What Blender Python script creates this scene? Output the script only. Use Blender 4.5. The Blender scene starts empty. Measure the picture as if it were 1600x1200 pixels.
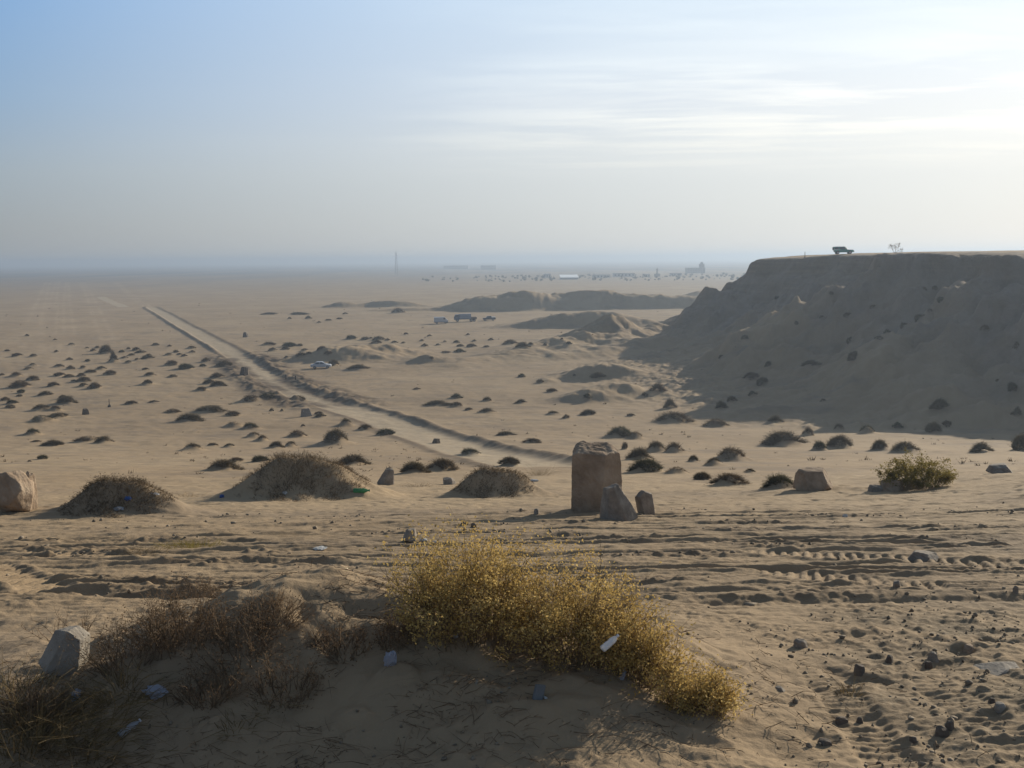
import bpy, bmesh, math, random
import numpy as np
from mathutils import Vector, Matrix, Euler

random.seed(7)
RNG = np.random.default_rng(11)
scene = bpy.context.scene
COL = scene.collection
R = math.radians

# ------------------------------------------------------------------ camera
EYE = 22.5                       # eye height over the plain (z = 0)
FPX = 1600.0
PITCH, ROLL = 6.95, -0.5
cam_data = bpy.data.cameras.new('camera')
cam_data.sensor_width = 36.0
cam_data.lens = 36.0
cam_data.clip_start = 0.1
cam_data.clip_end = 60000
cam = bpy.data.objects.new('camera', cam_data)
COL.objects.link(cam)
CAM_ROT = Euler((R(90 - PITCH), 0, 0)).to_matrix() @ Matrix.Rotation(R(ROLL), 3, 'Z')
cam.matrix_world = Matrix.Translation((0, 0, EYE)) @ CAM_ROT.to_4x4()
scene.camera = cam
CR = np.array(CAM_ROT)

SUN_AZ, SUN_EL = 42.0, 18.5      # azimuth to the right of the view direction
SUN_DIR = np.array([math.sin(R(SUN_AZ)) * math.cos(R(SUN_EL)), math.cos(R(SUN_AZ)) * math.cos(R(SUN_EL)), math.sin(R(SUN_EL))])

# ------------------------------------------------------------------ noise
def _hash(ix, iy, seed):
    h = (ix.astype(np.int64) * 374761393 + iy.astype(np.int64) * 668265263 + seed * 974634777) & 0xffffffff
    h = ((h ^ (h >> 13)) * 1274126177) & 0xffffffff
    h = (h ^ (h >> 16)) & 0xffffffff
    return h

def noise(x, y, seed=0):
    """gradient noise about -1..1"""
    x0 = np.floor(x); y0 = np.floor(y)
    fx = x - x0; fy = y - y0
    u = fx * fx * fx * (fx * (fx * 6 - 15) + 10)
    v = fy * fy * fy * (fy * (fy * 6 - 15) + 10)
    def g(dx, dy):
        a = _hash(x0 + dx, y0 + dy, seed) * (2 * math.pi / 4294967296.0)
        return np.cos(a) * (fx - dx) + np.sin(a) * (fy - dy)
    a = g(0, 0); b = g(1, 0); c = g(0, 1); d = g(1, 1)
    return 1.5 * ((a * (1 - u) + b * u) * (1 - v) + (c * (1 - u) + d * u) * v)

def fbm(x, y, seed=0, octs=4, gain=0.5, lac=2.03):
    s = 0; a = 1.0; f = 1.0; n = 0
    for o in range(octs):
        s = s + a * noise(x * f + 17.3 * o, y * f - 9.1 * o, seed + o * 13)
        n += a; a *= gain; f *= lac
    return s / n * 1.35

def sstep(a, b, x):
    t = np.clip((x - a) / (b - a), 0, 1)
    return t * t * (3 - 2 * t)

# ------------------------------------------------------------------ big shapes of the terrain
PROF = np.array([(-400, -1.6), (0, -1.66), (2, -1.9), (3.5, -2.12), (5, -2.33), (8, -2.80), (12, -3.52), (16, -4.25), (20, -5.0), (26, -6.1),
                 (34, -7.6), (50, -10.5), (75, -14.8), (100, -18.4), (130, -21.2), (160, -22.2), (200, -22.5), (400, -22.5), (30000, -22.5)])
def _pchip(xp, yp, x):
    h = np.diff(xp); dl = np.diff(yp) / h
    m = np.zeros(len(xp))
    for i in range(1, len(xp) - 1):
        if dl[i - 1] * dl[i] > 0:
            w1 = 2 * h[i] + h[i - 1]; w2 = h[i] + 2 * h[i - 1]
            m[i] = (w1 + w2) / (w1 / dl[i - 1] + w2 / dl[i])
    k = np.clip(np.searchsorted(xp, x) - 1, 0, len(h) - 1)
    t = np.clip((x - xp[k]) / h[k], 0, 1)
    return ((2 * t**3 - 3 * t**2 + 1) * yp[k] + (t**3 - 2 * t**2 + t) * h[k] * m[k]
            + (-2 * t**3 + 3 * t**2) * yp[k + 1] + (t**3 - t**2) * h[k] * m[k + 1])
def profile(y):
    return _pchip(PROF[:, 0], PROF[:, 1], y)

MESA = np.array([(65, 262), (71, 250), (75, 236), (79, 216), (80, 194), (81, 166), (87, 140), (106, 116), (172, 98), (300, 60), (600, -40), (2500, -200),
                 (2500, 1200), (600, 700), (200, 480), (104, 340), (66, 280)], float)
# what makes the shadow and the slope of the mesa
def poly_sdf(px, py, P):
    d2 = np.full(px.shape, 1e18); inside = np.zeros(px.shape, bool)
    n = len(P)
    for i in range(n):
        ax, ay = P[i]; bx, by = P[(i + 1) % n]
        ex, ey = bx - ax, by - ay
        wx, wy = px - ax, py - ay
        t = np.clip((wx * ex + wy * ey) / (ex * ex + ey * ey), 0, 1)
        d2 = np.minimum(d2, (wx - t * ex)**2 + (wy - t * ey)**2)
        c = ((ay > py) != (by > py)) & (px < (bx - ax) * (py - ay) / (by - ay + 1e-12) + ax)
        inside ^= c
    return np.sqrt(d2) * np.where(inside, -1, 1)

DROP = np.array([(-1e4, 0), (-6, 0.05), (-1.2, 0.35), (0.0, 0.9), (0.9, 3.1), (2.0, 4.2), (4.5, 5.6), (9, 9.4), (15, 13.6), (21, 17.0), (28, 19.8), (36, 21.4), (48, 22.6), (70, 23.6), (140, 26), (1e5, 26)])
def seg_dist(x, y, a, b):
    ex, ey = b[0] - a[0], b[1] - a[1]
    t = np.clip(((x - a[0]) * ex + (y - a[1]) * ey) / (ex * ex + ey * ey), 0, 1)
    return np.hypot(x - a[0] - t * ex, y - a[1] - t * ey), t

def mesa_z(x, y):
    z = np.full(x.shape, -50.0)
    m = (x > -60) & (y > 20) & (y < 1300) | (x > 200)
    if not m.any():
        return z
    X = x[m]; Y = y[m]
    o = poly_sdf(X, Y, MESA)
    o = o * np.where(o > 2, 1 - 0.28 * sstep(2, 12, o) * sstep(252, 205, Y), 1)
    w = sstep(0.5, 10, o) * (1 - sstep(34, 60, o))
    rough = (2.0 * fbm(X / 9.0, Y / 9.0, 5, 4) + 0.7 * fbm(X / 2.4, Y / 2.4, 6, 3)) * (1 - sstep(0.5, 25, np.abs(o)))
    gul = fbm(X / 17.0, Y / 17.0, 21, 4)
    o2 = o + rough + w * (7.0 * gul + 3.2 * (0.5 - np.abs(noise(X / 9.0 + 3, Y / 9.0, 23)) * 1.4)) + 1.5 * w * fbm(X / 3.2, Y / 3.2, 33, 4)
    # spurs running down the slope
    for a, b, wd, am in (((82, 182), (32, 196), 8.0, 12.0), ((84, 164), (46, 152), 7.0, 8.0), ((64, 262), (18, 256), 7.0, 5.0), ((76, 232), (44, 226), 4.5, 4.0)):
        d, t = seg_dist(X, Y, a, b)
        o2 = o2 - am * np.exp(-(d / wd)**2) * np.sin(np.clip(t, 0.02, 1) * math.pi)**0.6
    top = EYE + 0.55 + 0.55 * sstep(0, 60, -o) + 0.18 * fbm(X / 14., Y / 14., 9, 3)
    top = top - 0.25 * sstep(190, 150, Y) - 0.85 * sstep(238, 262, Y) * sstep(95, 62, X)
    drop = _pchip(DROP[:, 0], DROP[:, 1], o2)
    drop = drop + w * 0.40 * fbm(X / 1.6, Y / 1.6, 71, 3)
    # small ledge of harder rock below the rim
    drop = drop - 0.5 * np.exp(-((o2 - 6.5) / 1.4)**2) * (0.5 + 0.5 * noise(X / 12, Y / 12, 4))
    z[m] = top - drop
    return z

def smax(a, b, k):
    h = np.clip(0.5 + 0.5 * (a - b) / k, 0, 1)
    return b * (1 - h) + a * h + k * h * (1 - h)

# spoil heaps, dune ridges and hollows of the plain: (x, y, rx, ry, height, power, skew)
HEAPS = []
def heap(px0, px1, ytop, ybase, ry=None, power=1.6, dz=0.0, hk=1.0):
    """a heap whose foot shows at ybase and whose crest shows at ytop"""
    hz = 408 - (0.5 * (px0 + px1) - 800) * 0.0087
    d = EYE / ((ybase - hz) / FPX * 1.0)
    x0, x1 = (px0 - 800) / FPX * d, (px1 - 800) / FPX * d
    rx = (x1 - x0) * 0.5
    ry = ry or max(4.0, rx * 0.55)
    yc = d + ry * 1.05
    h = (EYE - (ytop - hz) / FPX * yc) * hk
    HEAPS.append((0.5 * (x0 + x1) * yc / d, yc, rx * 1.12, ry, h, power))
heap(715, 850, 464, 490, 14, 2.6)
heap(800, 960, 470, 488, 12, 2.0)
heap(880, 1120, 462, 486, 13, 2.6)
heap(825, 1015, 488, 517, 11, 1.8)
heap(515, 555, 474, 484, 8, 1.5)
heap(568, 655, 471, 483, 9, 1.8)
heap(470, 600, 541, 571, 8, 1.2)
heap(560, 650, 546, 563, 7, 1.2)
heap(888, 1010, 569, 604, 6.5, 1.6)
heap(880, 965, 617, 641, 4.5, 1.4)
heap(930, 1020, 607, 636, 6, 1.4)
heap(643, 688, 560, 575, 4.5, 1.3)
heap(1070, 1130, 456, 470, 10, 2.0)
heap(600, 720, 483, 489, 7, 1.5)
heap(840, 870, 596, 606, 3.0, 1.3)
HEAPS.append((50.5, 139, 8, 6.0, 3.0, 1.3))
HEAPS.append((35.5, 139, 5.5, 3.0, 1.5, 1.3))

def plain_detail(x, y, d):
    z = 0.30 * fbm(x / 30., y / 30., 41, 3) * sstep(40, 140, d) * (1 - sstep(1500, 4000, d))
    z = z + (0.10 * fbm(x / 7., y / 7., 42, 3) + 0.075 * fbm(x / 2.2, y / 1.7, 43, 3)) * sstep(12, 40, d) * (1 - sstep(300, 700, d))
    return z

RIDGES = [  # low ridges: points, width, height at both ends
    ((48, 290), (24, 258), 14.0, 5.0, 3.6),
    ((24, 258), (-10, 220), 9.0, 3.6, 1.4),
    ((40, 246), (10, 226), 6.0, 2.6, 1.2),
]
BUMPS = []   # sand hummocks under the shrubs: (x, y, rx, ry, h, power)

def road_dist(x, y):
    raise NotImplementedError

def coarse(x, y):
    d = np.hypot(x, y)
    z = EYE + profile(y + 0.0 * x)
    # the right hand side of the viewpoint stands a little prouder before it drops off
    z = z + 0.9 * sstep(6, 22, x) * np.exp(-((y - 26) / 11.0)**2) * sstep(60, 30, x)
    z = z + plain_detail(x, y, d)
    for (x0, y0, rx, ry, h, p) in HEAPS:
        m = (np.abs(x - x0) < 2.6 * rx) & (np.abs(y - y0) < 3.2 * ry)
        if m.any():
            X = x[m]; Y = y[m]
            wob = 0.16 * fbm(X / (0.5 * ry + 2), Y / (0.5 * ry + 2), 61, 3)
            q = ((X - x0) / rx)**2 + ((Y - y0) / np.where(Y < y0, ry * 0.52, ry * 1.6))**2
            q = q * (1 + wob * 2)
            sh = np.exp(-0.9 * np.abs(q)**(p * 0.75))
            z[m] = z[m] + 0.88 * h * sh * (1 + 0.5 * wob) + h * 0.13 * fbm(X / (0.42 * ry), Y / (0.42 * ry), 63, 4) * np.sqrt(sh) + 0.10 * fbm(X / 1.6, Y / 1.6, 64, 3) * sh
    for a, b, wd, h0, h1 in RIDGES:
        m = (x > min(a[0], b[0]) - 4 * wd) & (x < max(a[0], b[0]) + 4 * wd) & (y > min(a[1], b[1]) - 4 * wd) & (y < max(a[1], b[1]) + 4 * wd)
        if m.any():
            dd, t = seg_dist(x[m], y[m], a, b)
            z[m] = z[m] + (h0 * (1 - t) + h1 * t) * np.exp(-(dd / wd)**1.5) * (1 + 0.35 * fbm(x[m] / 8, y[m] / 8, 77, 4))
    zm = mesa_z(x, y)
    return smax(zm, z, 0.8)

# ------------------------------------------------------------------ pixels to points of the ground
_DS = np.concatenate([np.geomspace(1.5, 90, 900), np.geomspace(90.3, 600, 1500), np.geomspace(602, 14000, 700)])
def ray(px, py):
    v = CR @ np.array([(px - 800) / FPX, (600 - py) / FPX, -1.0])
    return v
def ground_at(px, py, H=coarse):
    v = ray(px, py)
    s = _DS / math.hypot(v[0], v[1])
    x = v[0] * s; y = v[1] * s; z = EYE + v[2] * s
    hz = H(x, y)
    k = np.nonzero(z < hz)[0]
    if len(k) == 0:
        return None
    k = k[0]
    if k == 0:
        return float(x[0]), float(y[0])
    a0 = z[k - 1] - hz[k - 1]; a1 = z[k] - hz[k]
    t = a0 / (a0 - a1)
    return float(x[k - 1] + t * (x[k] - x[k - 1])), float(y[k - 1] + t * (y[k] - y[k - 1]))
def px_size(x, y):
    """metres per pixel of the photograph at that point"""
    return math.hypot(x, y) / FPX
# ------------------------------------------------------------------ the dirt road across the plain, from its edges in the photograph
ROAD_L = [(232, 480), (240, 487), (265, 506), (300, 526), (330, 540), (360, 560), (388, 582), (412, 602), (446, 622), (510, 642), (600, 667), (690, 697), (770, 725), (850, 748)]
ROAD_R = [(240, 480), (262, 488), (300, 509), (338, 527), (366, 543), (396, 560), (420, 577), (444, 594), (484, 611), (550, 628), (622, 645), (740, 683), (830, 706), (900, 722)]
def _poly_resample(P, n):
    P = np.array(P, float); s = np.concatenate([[0], np.cumsum(np.hypot(*np.diff(P, axis=0).T))]); u = np.linspace(0, s[-1], n)
    return np.stack([np.interp(u, s, P[:, 0]), np.interp(u, s, P[:, 1])], 1)
def _to_world(P):
    return np.array([ground_at(px, py) for px, py in P])
_L = _to_world(ROAD_L); _Rr = _to_world(ROAD_R)
ROAD_C = 0.5 * (_L + _Rr)
ROAD_W = np.hypot(*(_L - _Rr).T) * 0.5
_d = np.gradient(ROAD_C, axis=0); _d /= np.hypot(_d[:, 0], _d[:, 1])[:, None]
_n = np.stack([-_d[:, 1], _d[:, 0]], 1)
ROAD_HW = np.abs(((_L - _Rr) * _n).sum(1)) * 0.5           # half width across the road
ROAD_HW = np.clip(ROAD_HW, 3.2, 6.0)
def _smooth(P, k=2):
    for _ in range(k):
        Q = P.copy(); Q[1:-1] = 0.25 * P[:-2] + 0.5 * P[1:-1] + 0.25 * P[2:]; P = Q
    return P
ROAD_C = _smooth(ROAD_C, 1); ROAD_HW = _smooth(ROAD_HW[:, None])[:, 0]
# run it on past the last visible point, under the edge of the viewpoint
_e = ROAD_C[-1] - ROAD_C[-2]; _e /= np.hypot(*_e)
ROAD_C = np.vstack([ROAD_C, ROAD_C[-1] + _e * 14, ROAD_C[-1] + _e * 30]); ROAD_HW = np.append(ROAD_HW, [ROAD_HW[-1]] * 2)
FAR_ROAD = _to_world([(157, 464), (172, 471), (182, 475), (194, 480)])

def road_coords(x, y):
    """signed distance across the road over its half width (negative = far/right side?), place along it"""
    best = np.full(x.shape, 1e9); lat = np.full(x.shape, 1e9); hw = np.full(x.shape, 4.0); al = np.zeros(x.shape)
    for i in range(len(ROAD_C) - 1):
        a, b = ROAD_C[i], ROAD_C[i + 1]
        ex, ey = b - a; L2 = ex * ex + ey * ey
        t = np.clip(((x - a[0]) * ex + (y - a[1]) * ey) / L2, 0, 1)
        dx = x - a[0] - t * ex; dy = y - a[1] - t * ey
        dd = np.hypot(dx, dy); m = dd < best
        best[m] = dd[m]
        sgn = np.sign(ex * dy - ey * dx)
        lat[m] = (dd * sgn)[m]
        hw[m] = (ROAD_HW[i] * (1 - t) + ROAD_HW[i + 1] * t)[m]
        al[m] = (i + t)[m]
    return lat, hw, al

TRACKS = [  # pale wheel tracks over the plain, in pixels, with a width in metres
    ([(75, 440), (68, 462), (54, 500), (52, 530), (50, 552)], 5.0), ([(90, 440), (84, 465), (80, 485)], 4.0), ([(105, 441), (104, 470), (108, 520), (96, 560), (70, 610)], 3.4),
    ([(128, 441), (140, 462), (152, 492), (168, 530)], 4.0), ([(180, 440), (215, 470), (245, 488)], 3.0), ([(95, 470), (93, 520), (86, 548)], 2.5),
    ([(0, 468), (60, 466), (160, 462)], 3.0), ([(1000, 522), (900, 545), (800, 562), (690, 585), (560, 610)], 2.0), ([(840, 452), (860, 463), (930, 466)], 4.0),
]
TRACKS_W = [(_to_world(P), w) for P, w in TRACKS]

# ------------------------------------------------------------------ shrubs of the plain: (px, foot py, width px, height px)
SH = {}
SH['left'] = [(41,525.5,8),(85,532,6),(110,540,12),(10,549,8),(24,557,13),(87,551,8),(50,558,13),(107,563,10),(135,545,8),(151,544,8),(144,549,9),(163,553,17,14),(176,566,13,14),(170,586,17,9),
 (189,551,9),(200,546,7),(211,548,12),(218,552,14),(204,556,8),(193,560,10),(199,568,13),(213,563,8),(231,556,8),(229,561,16),(242,540,9),(264,542,8),(262,556,13),(274,551,9),(279,555,8),(287,557,8),
 (298,545,13),(299,552,13),(49,572,14),(42,578,14),(22,589,20),(2,587,8),(90,574,15),(108,578,15),(136,565,8),(128,576,12),(90,588,16),(106,590,12),(125,589,14),(128,597,18),(114,597,10),(128,604,14),
 (145,608,20),(156,578,16),(139,583,20,5),(49,595,18),(31,614,12),(29,620,10),(81,604,15),(69,618,16),(96,624,15),(6,626,12),(16,632,18),(14,638,14),(226,578,9),(232,588,17),(268,590,14),
 (266,571,19),(288,577,20),(228,602,20),(203,632,16),(239,629,14,4),(55,691,12,4),(320,566,16),(316,573,9),(348,574,24),(337,591,19),(326,600,16),(339,604,18),(313,611,18),(64,718,16),(45,722,6,3)]
SH['leftbig'] = [(27,606,22,12),(100,632,24),(61,642,28,9),(83,643,20),(61,660,34,11),(86,653,28,9),(268,646,18),(325,646,38,11),(293,659,30,10),(362,650,18),(47,681,26,9),(80,697,22,8),(134,690,32,10),
 (158,693,24),(298,704,32,11),(362,669,28,10),(389,671,26,9),(394,684,22),(408,690,22),(430,700,20),(345,736,44,17),(367,722,22,7),(405,722,24,9),(357,699,16),(331,697,14)]
SH['mid'] = [(424,643,5),(440,643,5),(389,628,26,8),(418,624,28,8),(464,628,24,8),(462,684,26,9),(453,698,18),(539,666,24,9),(570,672,20,6),(602,681,24,8),(521,696,44,16),(473,667,5,3),(549,727,36,14),(646,739,32,11),(690,735,36,13),
 (734,712,40,9),(796,727,26,9),(497,648,12,4),(500,652,14,4)]
SH['road right'] = [(447,560,8),(419,540,26,6),(451,542,18),(468,541,9),(475,549,14),(425,549,14),(445,547,14),(498,505,7),(481,499,12),(513,501,8),(530,499,8),(539,491,6),(452,499,6),(621,489,18),(466,492,25,4),(419,492,25,4),(501,548,14),(469,558,14),(482,554,8),(512,556,12),
 (548,531,18),(570,531,12),(579,530,6),(591,532,14),(588,537,12),(605,533,10),(616,536,9),(630,537,8),(634,523,6),(671,526,8),(659,533,8),(663,542,12),(684,540,9),(695,535,7),(520,572,14,10),(557,578,28,8),(674,562,8),(651,609,10,3),
 (713,536,11),(719,542,10),(736,543,14),(741,534,9),(767,532,7),(731,524,7),(718,551,14),(760,543,10),(797,538,18),(816,545,22),(829,540,11),(878,531,5),(889,538,9),(852,540,6),(697,552,14,4)]
SH['centre'] = [(681,634,30,8),(700,635,20,5),(713,636,18),(713,623,14,7),(761,627,14),(732,641,10),(760,646,26,9),(790,681,20,7),(832,693,22,9),(815,590,12),(844,598,9),(862,613,14),(814,631,16),(865,649,24,7),(885,655,14),(918,623,10,6),(920,649,22),(986,651,14,4),(934,592,16,8),(898,589,6)]
SH['foot'] = [(1055,660,42,12),(970,683,34,12),(993,686,24,10),(977,703,10,8),(1000,719,34,12),(1027,707,30,12),(1055,708,30,11),(1012,739,46,15),(1084,722,16),(1121,668,32,10),(1213,661,18,8),(1226,697,46,16),(1264,681,16,9),(1283,704,22,10),(1315,701,34,14),
 (1146,721,52,15),(1117,727,26,9),(1173,738,12,4),(1142,758,42,13),(1222,765,46,14),(1098,750,24,8),(1060,741,36,9),(1378,704,24,10),(1418,707,34,12),(1313,674,18,8),(1358,678,24,10)]
SH['shade'] = [(1008,620,10),(1029,615,28,9),(1048,638,20,9),(1129,640,22,9),(1145,628,18,7),(1177,619,14),(1193,602,18),(1176,594,28,8),(1203,575,18),(1268,572,28,9),(1287,628,10),(1404,670,12,8),(1461,677,26,14),(1481,667,12,8),(1471,643,22,12),(1537,707,26,11),(1590,650,14,9),(1587,610,18,11),(1598,706,24,18),(1560,596,8),
 (1415,512,16,7),(1440,500,18,8),(1455,490,14,7),(1388,522,14,7),(1375,532,16,6),(1325,497,14,6),(1330,535,14,6),(1285,500,12,5),(1365,487,12,5),(1475,470,18,8),(1462,458,14,7),(1245,510,10,5),(1335,565,18,7),(1540,520,14,6),(1590,545,12,6),(1215,470,10,5),(1300,466,10,5),(1445,455,14,6),(1128,560,12,5),(1165,530,12,5)]

SHRUBS = []   # (group, x, y, width, height)
for g, rows in SH.items():
    for r in rows:
        px, py, w = r[:3]
        p = ground_at(px, py)
        if p is None:
            continue
        h = r[3] if len(r) > 3 else max(3.5, w * 0.42)
        m = p[1] / FPX
        k2 = {'foot': (1.08, 1.35), 'leftbig': (1.1, 1.25), 'mid': (1.1, 1.3), 'left': (1.05, 1.2), 'centre': (1.1, 1.25)}.get(g, (1.05, 1.15))
        W, Hh = w * m * k2[0], h * m * k2[1]
        SHRUBS.append([g, p[0], p[1] + W * 0.33, W, Hh, px, py])

for s in SHRUBS:
    g, x, y, W, Hh = s[:5]
    k = {'foot': 0.78, 'leftbig': 0.60, 'mid': 0.72, 'shade': 0.3}.get(g, 0.46)
    BUMPS.append((x, y, W * 0.36, W * 0.36, Hh * k * 1.08, 1.1))
# the larger hummocks near the track
BIG = []
def big_hummock(px, py, wpx, hpx, k=0.90, ry=0.32):
    p = ground_at(px, py); m = p[1] / FPX
    W = wpx * m
    BUMPS.append((p[0], p[1] + W * ry * 0.7, W * 0.34, W * ry, hpx * m * k, 0.9))
    if wpx > 120:   # the lee side trails off in a low tail
        BUMPS.append((p[0] + 0.36 * W, p[1] + W * ry * 0.9, W * 0.22, W * ry * 0.8, hpx * m * k * 0.42, 0.9))
        BUMPS.append((p[0] - 0.16 * W, p[1] + W * ry * 0.5, W * 0.16, W * ry * 0.55, hpx * m * k * 0.30, 0.9))
    BIG.append((p[0], p[1] + W * ry * 0.7, W, hpx * m))
    return BIG[-1]
HUM_A = big_hummock(455, 782, 230, 66)
HUM_B = big_hummock(165, 808, 190, 56)
HUM_C = big_hummock(765, 778, 140, 42)
HUM_D = big_hummock(1430, 764, 110, 20, 0.8)

# ------------------------------------------------------------------ the foreground in fine detail
RUTS = []
_r = random.Random(5)
for i in range(25):
    y0 = 8.3 + 12.5 * (i + _r.uniform(-0.4, 0.4)) / 25
    RUTS.append((y0, _r.uniform(-0.30, 0.36), _r.uniform(-0.055, 0.065), _r.uniform(0.06, 0.15), _r.uniform(0.022, 0.055), _r.randint(0, 999), _r.uniform(0, 6)))
TREADS = [(ground_at(1150, 860), ground_at(1590, 886), 0.27), (ground_at(1190, 893), ground_at(1480, 918), 0.25), (ground_at(-20, 885), ground_at(75, 925), 0.22), (ground_at(250, 872), ground_at(20, 862), 0.17)]
MOUND = [(-1.55, 6.0, 0.95, 0.85, 0.40), (-0.45, 6.05, 1.15, 0.95, 0.33), (0.45, 5.75, 0.85, 0.95, 0.24), (-2.3, 5.2, 0.55, 0.65, 0.10), (-1.75, 4.35, 1.15, 0.65, -0.28), (1.6, 4.6, 0.8, 0.8, -0.05)]

def fine(x, y, z):
    d = np.hypot(x, y)
    churn = np.zeros(x.shape); grav = np.zeros(x.shape)
    for (x0, y0, rx, ry, h, p) in BUMPS:
        m = (np.abs(x - x0) < 3.0 * rx) & (np.abs(y - y0) < 3.0 * ry)
        if m.any():
            X = x[m]; Y = y[m]
            q = ((X - x0) / rx)**2 + ((Y - y0) / (ry * np.where((Y < y0) & (p < 0.95), 0.62, 1.0)))**2
            q = q * (1 + 0.35 * noise(X / (rx * 0.9), Y / (ry * 0.9), 81))
            z[m] = z[m] + h * np.exp(-np.abs(q)**(0.5 + 0.5 * p) * 0.75)
    # road: levelled bed with windrows of pushed dirt along the edges
    m = (y > 60) & (y < 620) & (x < 40) & (x > -260)
    rd = np.zeros(x.shape)
    if m.any():
        X = x[m]; Y = y[m]
        lat, hw, al = road_coords(X, Y)
        u = np.abs(lat) / hw
        rough = sstep(4.3, 5.2, al) * (1 - sstep(8.6, 9.4, al))           # the churned-up stretch
        bed = 1 - sstep(0.85, 1.15, u)
        zz = z[m]
        nb = fbm(X / 5, Y / 5, 91, 3)
        right = np.exp(-((lat - hw * 1.06) / 0.95)**2); left = np.exp(-((lat + hw * 1.04) / 0.7)**2)
        rr = np.where(lat > 0, 1, 0)
        zz = zz - 0.10 * bed
        rt, lf = (right, left) if ROAD_SIDE > 0 else (left, right)
        farp = 1 - sstep(4.0, 5.0, al)
        zz = zz + (0.26 + 0.16 * nb + 0.16 * sstep(8.5, 9.5, al)) * rt * (1 - 0.5 * farp) + (0.10 + 0.12 * nb + 0.38 * farp) * lf
        zz = zz + rough * np.exp(-((u - 1.5) / 0.65)**2) * (0.30 + 0.60 * fbm(X / 3.0, Y / 3.0, 95, 4)) + rough * 0.22 * fbm(X / 1.3, Y / 1.3, 96, 3) * np.exp(-((u - 1.3) / 0.9)**2)
        z[m] = zz
        rd[m] = 1 - sstep(0.93, 1.0, u)
        c = churn[m]; c = np.maximum(c, rough * (1 - sstep(1.9, 2.8, u)) * sstep(0.05, 0.75, u + 0.5 * fbm(X / 9, Y / 9, 98, 3)) * np.clip(0.80 + 0.9 * fbm(X / 6, Y / 6, 97, 3), 0, 1)); 
        c = np.maximum(c, 0.8 * np.clip(right + left, 0, 1)); churn[m] = c
    m = (d < 70) & (y > -3)
    if m.any():
        X = x[m]; Y = y[m]; D = d[m]; zz = z[m]
        near = 1 - sstep(25, 60, D)
        for (x0, y0, rx, ry, h) in MOUND:
            q = ((X - x0) / rx)**2 + ((Y - y0) / ry)**2
            zz = zz + h * np.exp(-q * (1 + 0.12 * noise(X * 1.4, Y * 1.4, 31)))
        onm = np.exp(-(((X + 0.9) / 2.2)**2 + ((Y - 5.6) / 1.6)**2)**2)
        zz = zz + onm * (0.055 * fbm(X / 0.55, Y / 0.45, 68, 3) + 0.03 * sstep(0.2, 0.6, noise(X / 0.3, Y / 0.25, 69)))
        band = sstep(7.4, 8.8, Y + 0.25 * noise(X / 1.5, Y / 1.5, 3)) * (1 - sstep(17.5, 23, Y + 0.35 * X * (X < 0)))
        band = band * (1 - 0.55 * sstep(13.5, 18, Y) * sstep(1.0, -3, X))
        # soft sand: low undulation everywhere, wind ripples and trodden hollows close by
        zz = zz + near * (0.05 * (1 - 0.5 * band) * fbm(X / 1.7, Y / 1.1, 51, 4) + 0.020 * fbm(X / 0.35, Y / 0.28, 52, 4) + (0.005 + 0.008 * sstep(-0.1, 0.5, noise(X / 1.1, Y / 0.9, 53))) * fbm(X / 0.09, Y / 0.07, 54, 3) * (1 - sstep(9, 16, D)))
        fp = noise(X / 0.42, Y / 0.34, 55)
        zz = zz - near * (1 - band * 0.6) * 0.030 * sstep(0.35, 0.75, fp)
        zz = zz + onm * 0.007 * np.sin((0.7 * X + Y) * 34 + 7 * noise(X * 1.2, Y * 1.2, 8)) * sstep(-0.1, 0.5, noise(X * 0.8, Y * 0.8, 15))
        smooth_z = zz.copy()
        # wheel ruts
        fan = 1 + 0.055 * np.clip(X, -9, 9)
        for (y0, a, b, w, dep, sd, ph) in RUTS:
            yc = y0 + (y0 - 12.5) * 0.030 * X + a * X * 0.35 + b * X * X * 0.35 + 0.10 * np.sin(X * 0.5 + ph)
            q = Y - yc
            sel = np.abs(q) < 0.6
            if not sel.any():
                continue
            on = sstep(-0.25, 0.25, noise(X[sel] / 6.0 + sd, 0 * X[sel] + sd * 0.37, sd)) * band[sel]
            qq = q[sel] / w
            zz[sel] += 0.85 * on * dep * (-np.exp(-qq**2 * 1.3) + 0.85 * np.exp(-((qq - 1.5) / 0.6)**2) + 0.55 * np.exp(-((qq + 1.5) / 0.6)**2)) + on * 0.006 * np.cos(q[sel] * 2 * math.pi / 0.12) * np.exp(-(q[sel] / 0.28)**2)
        # churned, streaky dirt between them
        st = fbm(X / 2.4 + 0.3 * Y, Y / 0.26, 57, 4)
        zz = zz + band * (0.030 * st + 0.012 * fbm(X / 0.45, Y / 0.09, 67, 3) + 0.022 * sstep(0.1, 0.6, fbm(X / 4.0, Y / 0.5, 58, 3)))
        clod = np.clip(fbm(X / 0.16, Y / 0.13, 59, 2), 0, 1)
        cm = sstep(0.05, 0.5, fbm(X / 2.2, Y / 0.8, 60, 3))
        zz = zz + band * cm * 0.042 * clod * (1 - sstep(16, 30, D))
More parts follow.
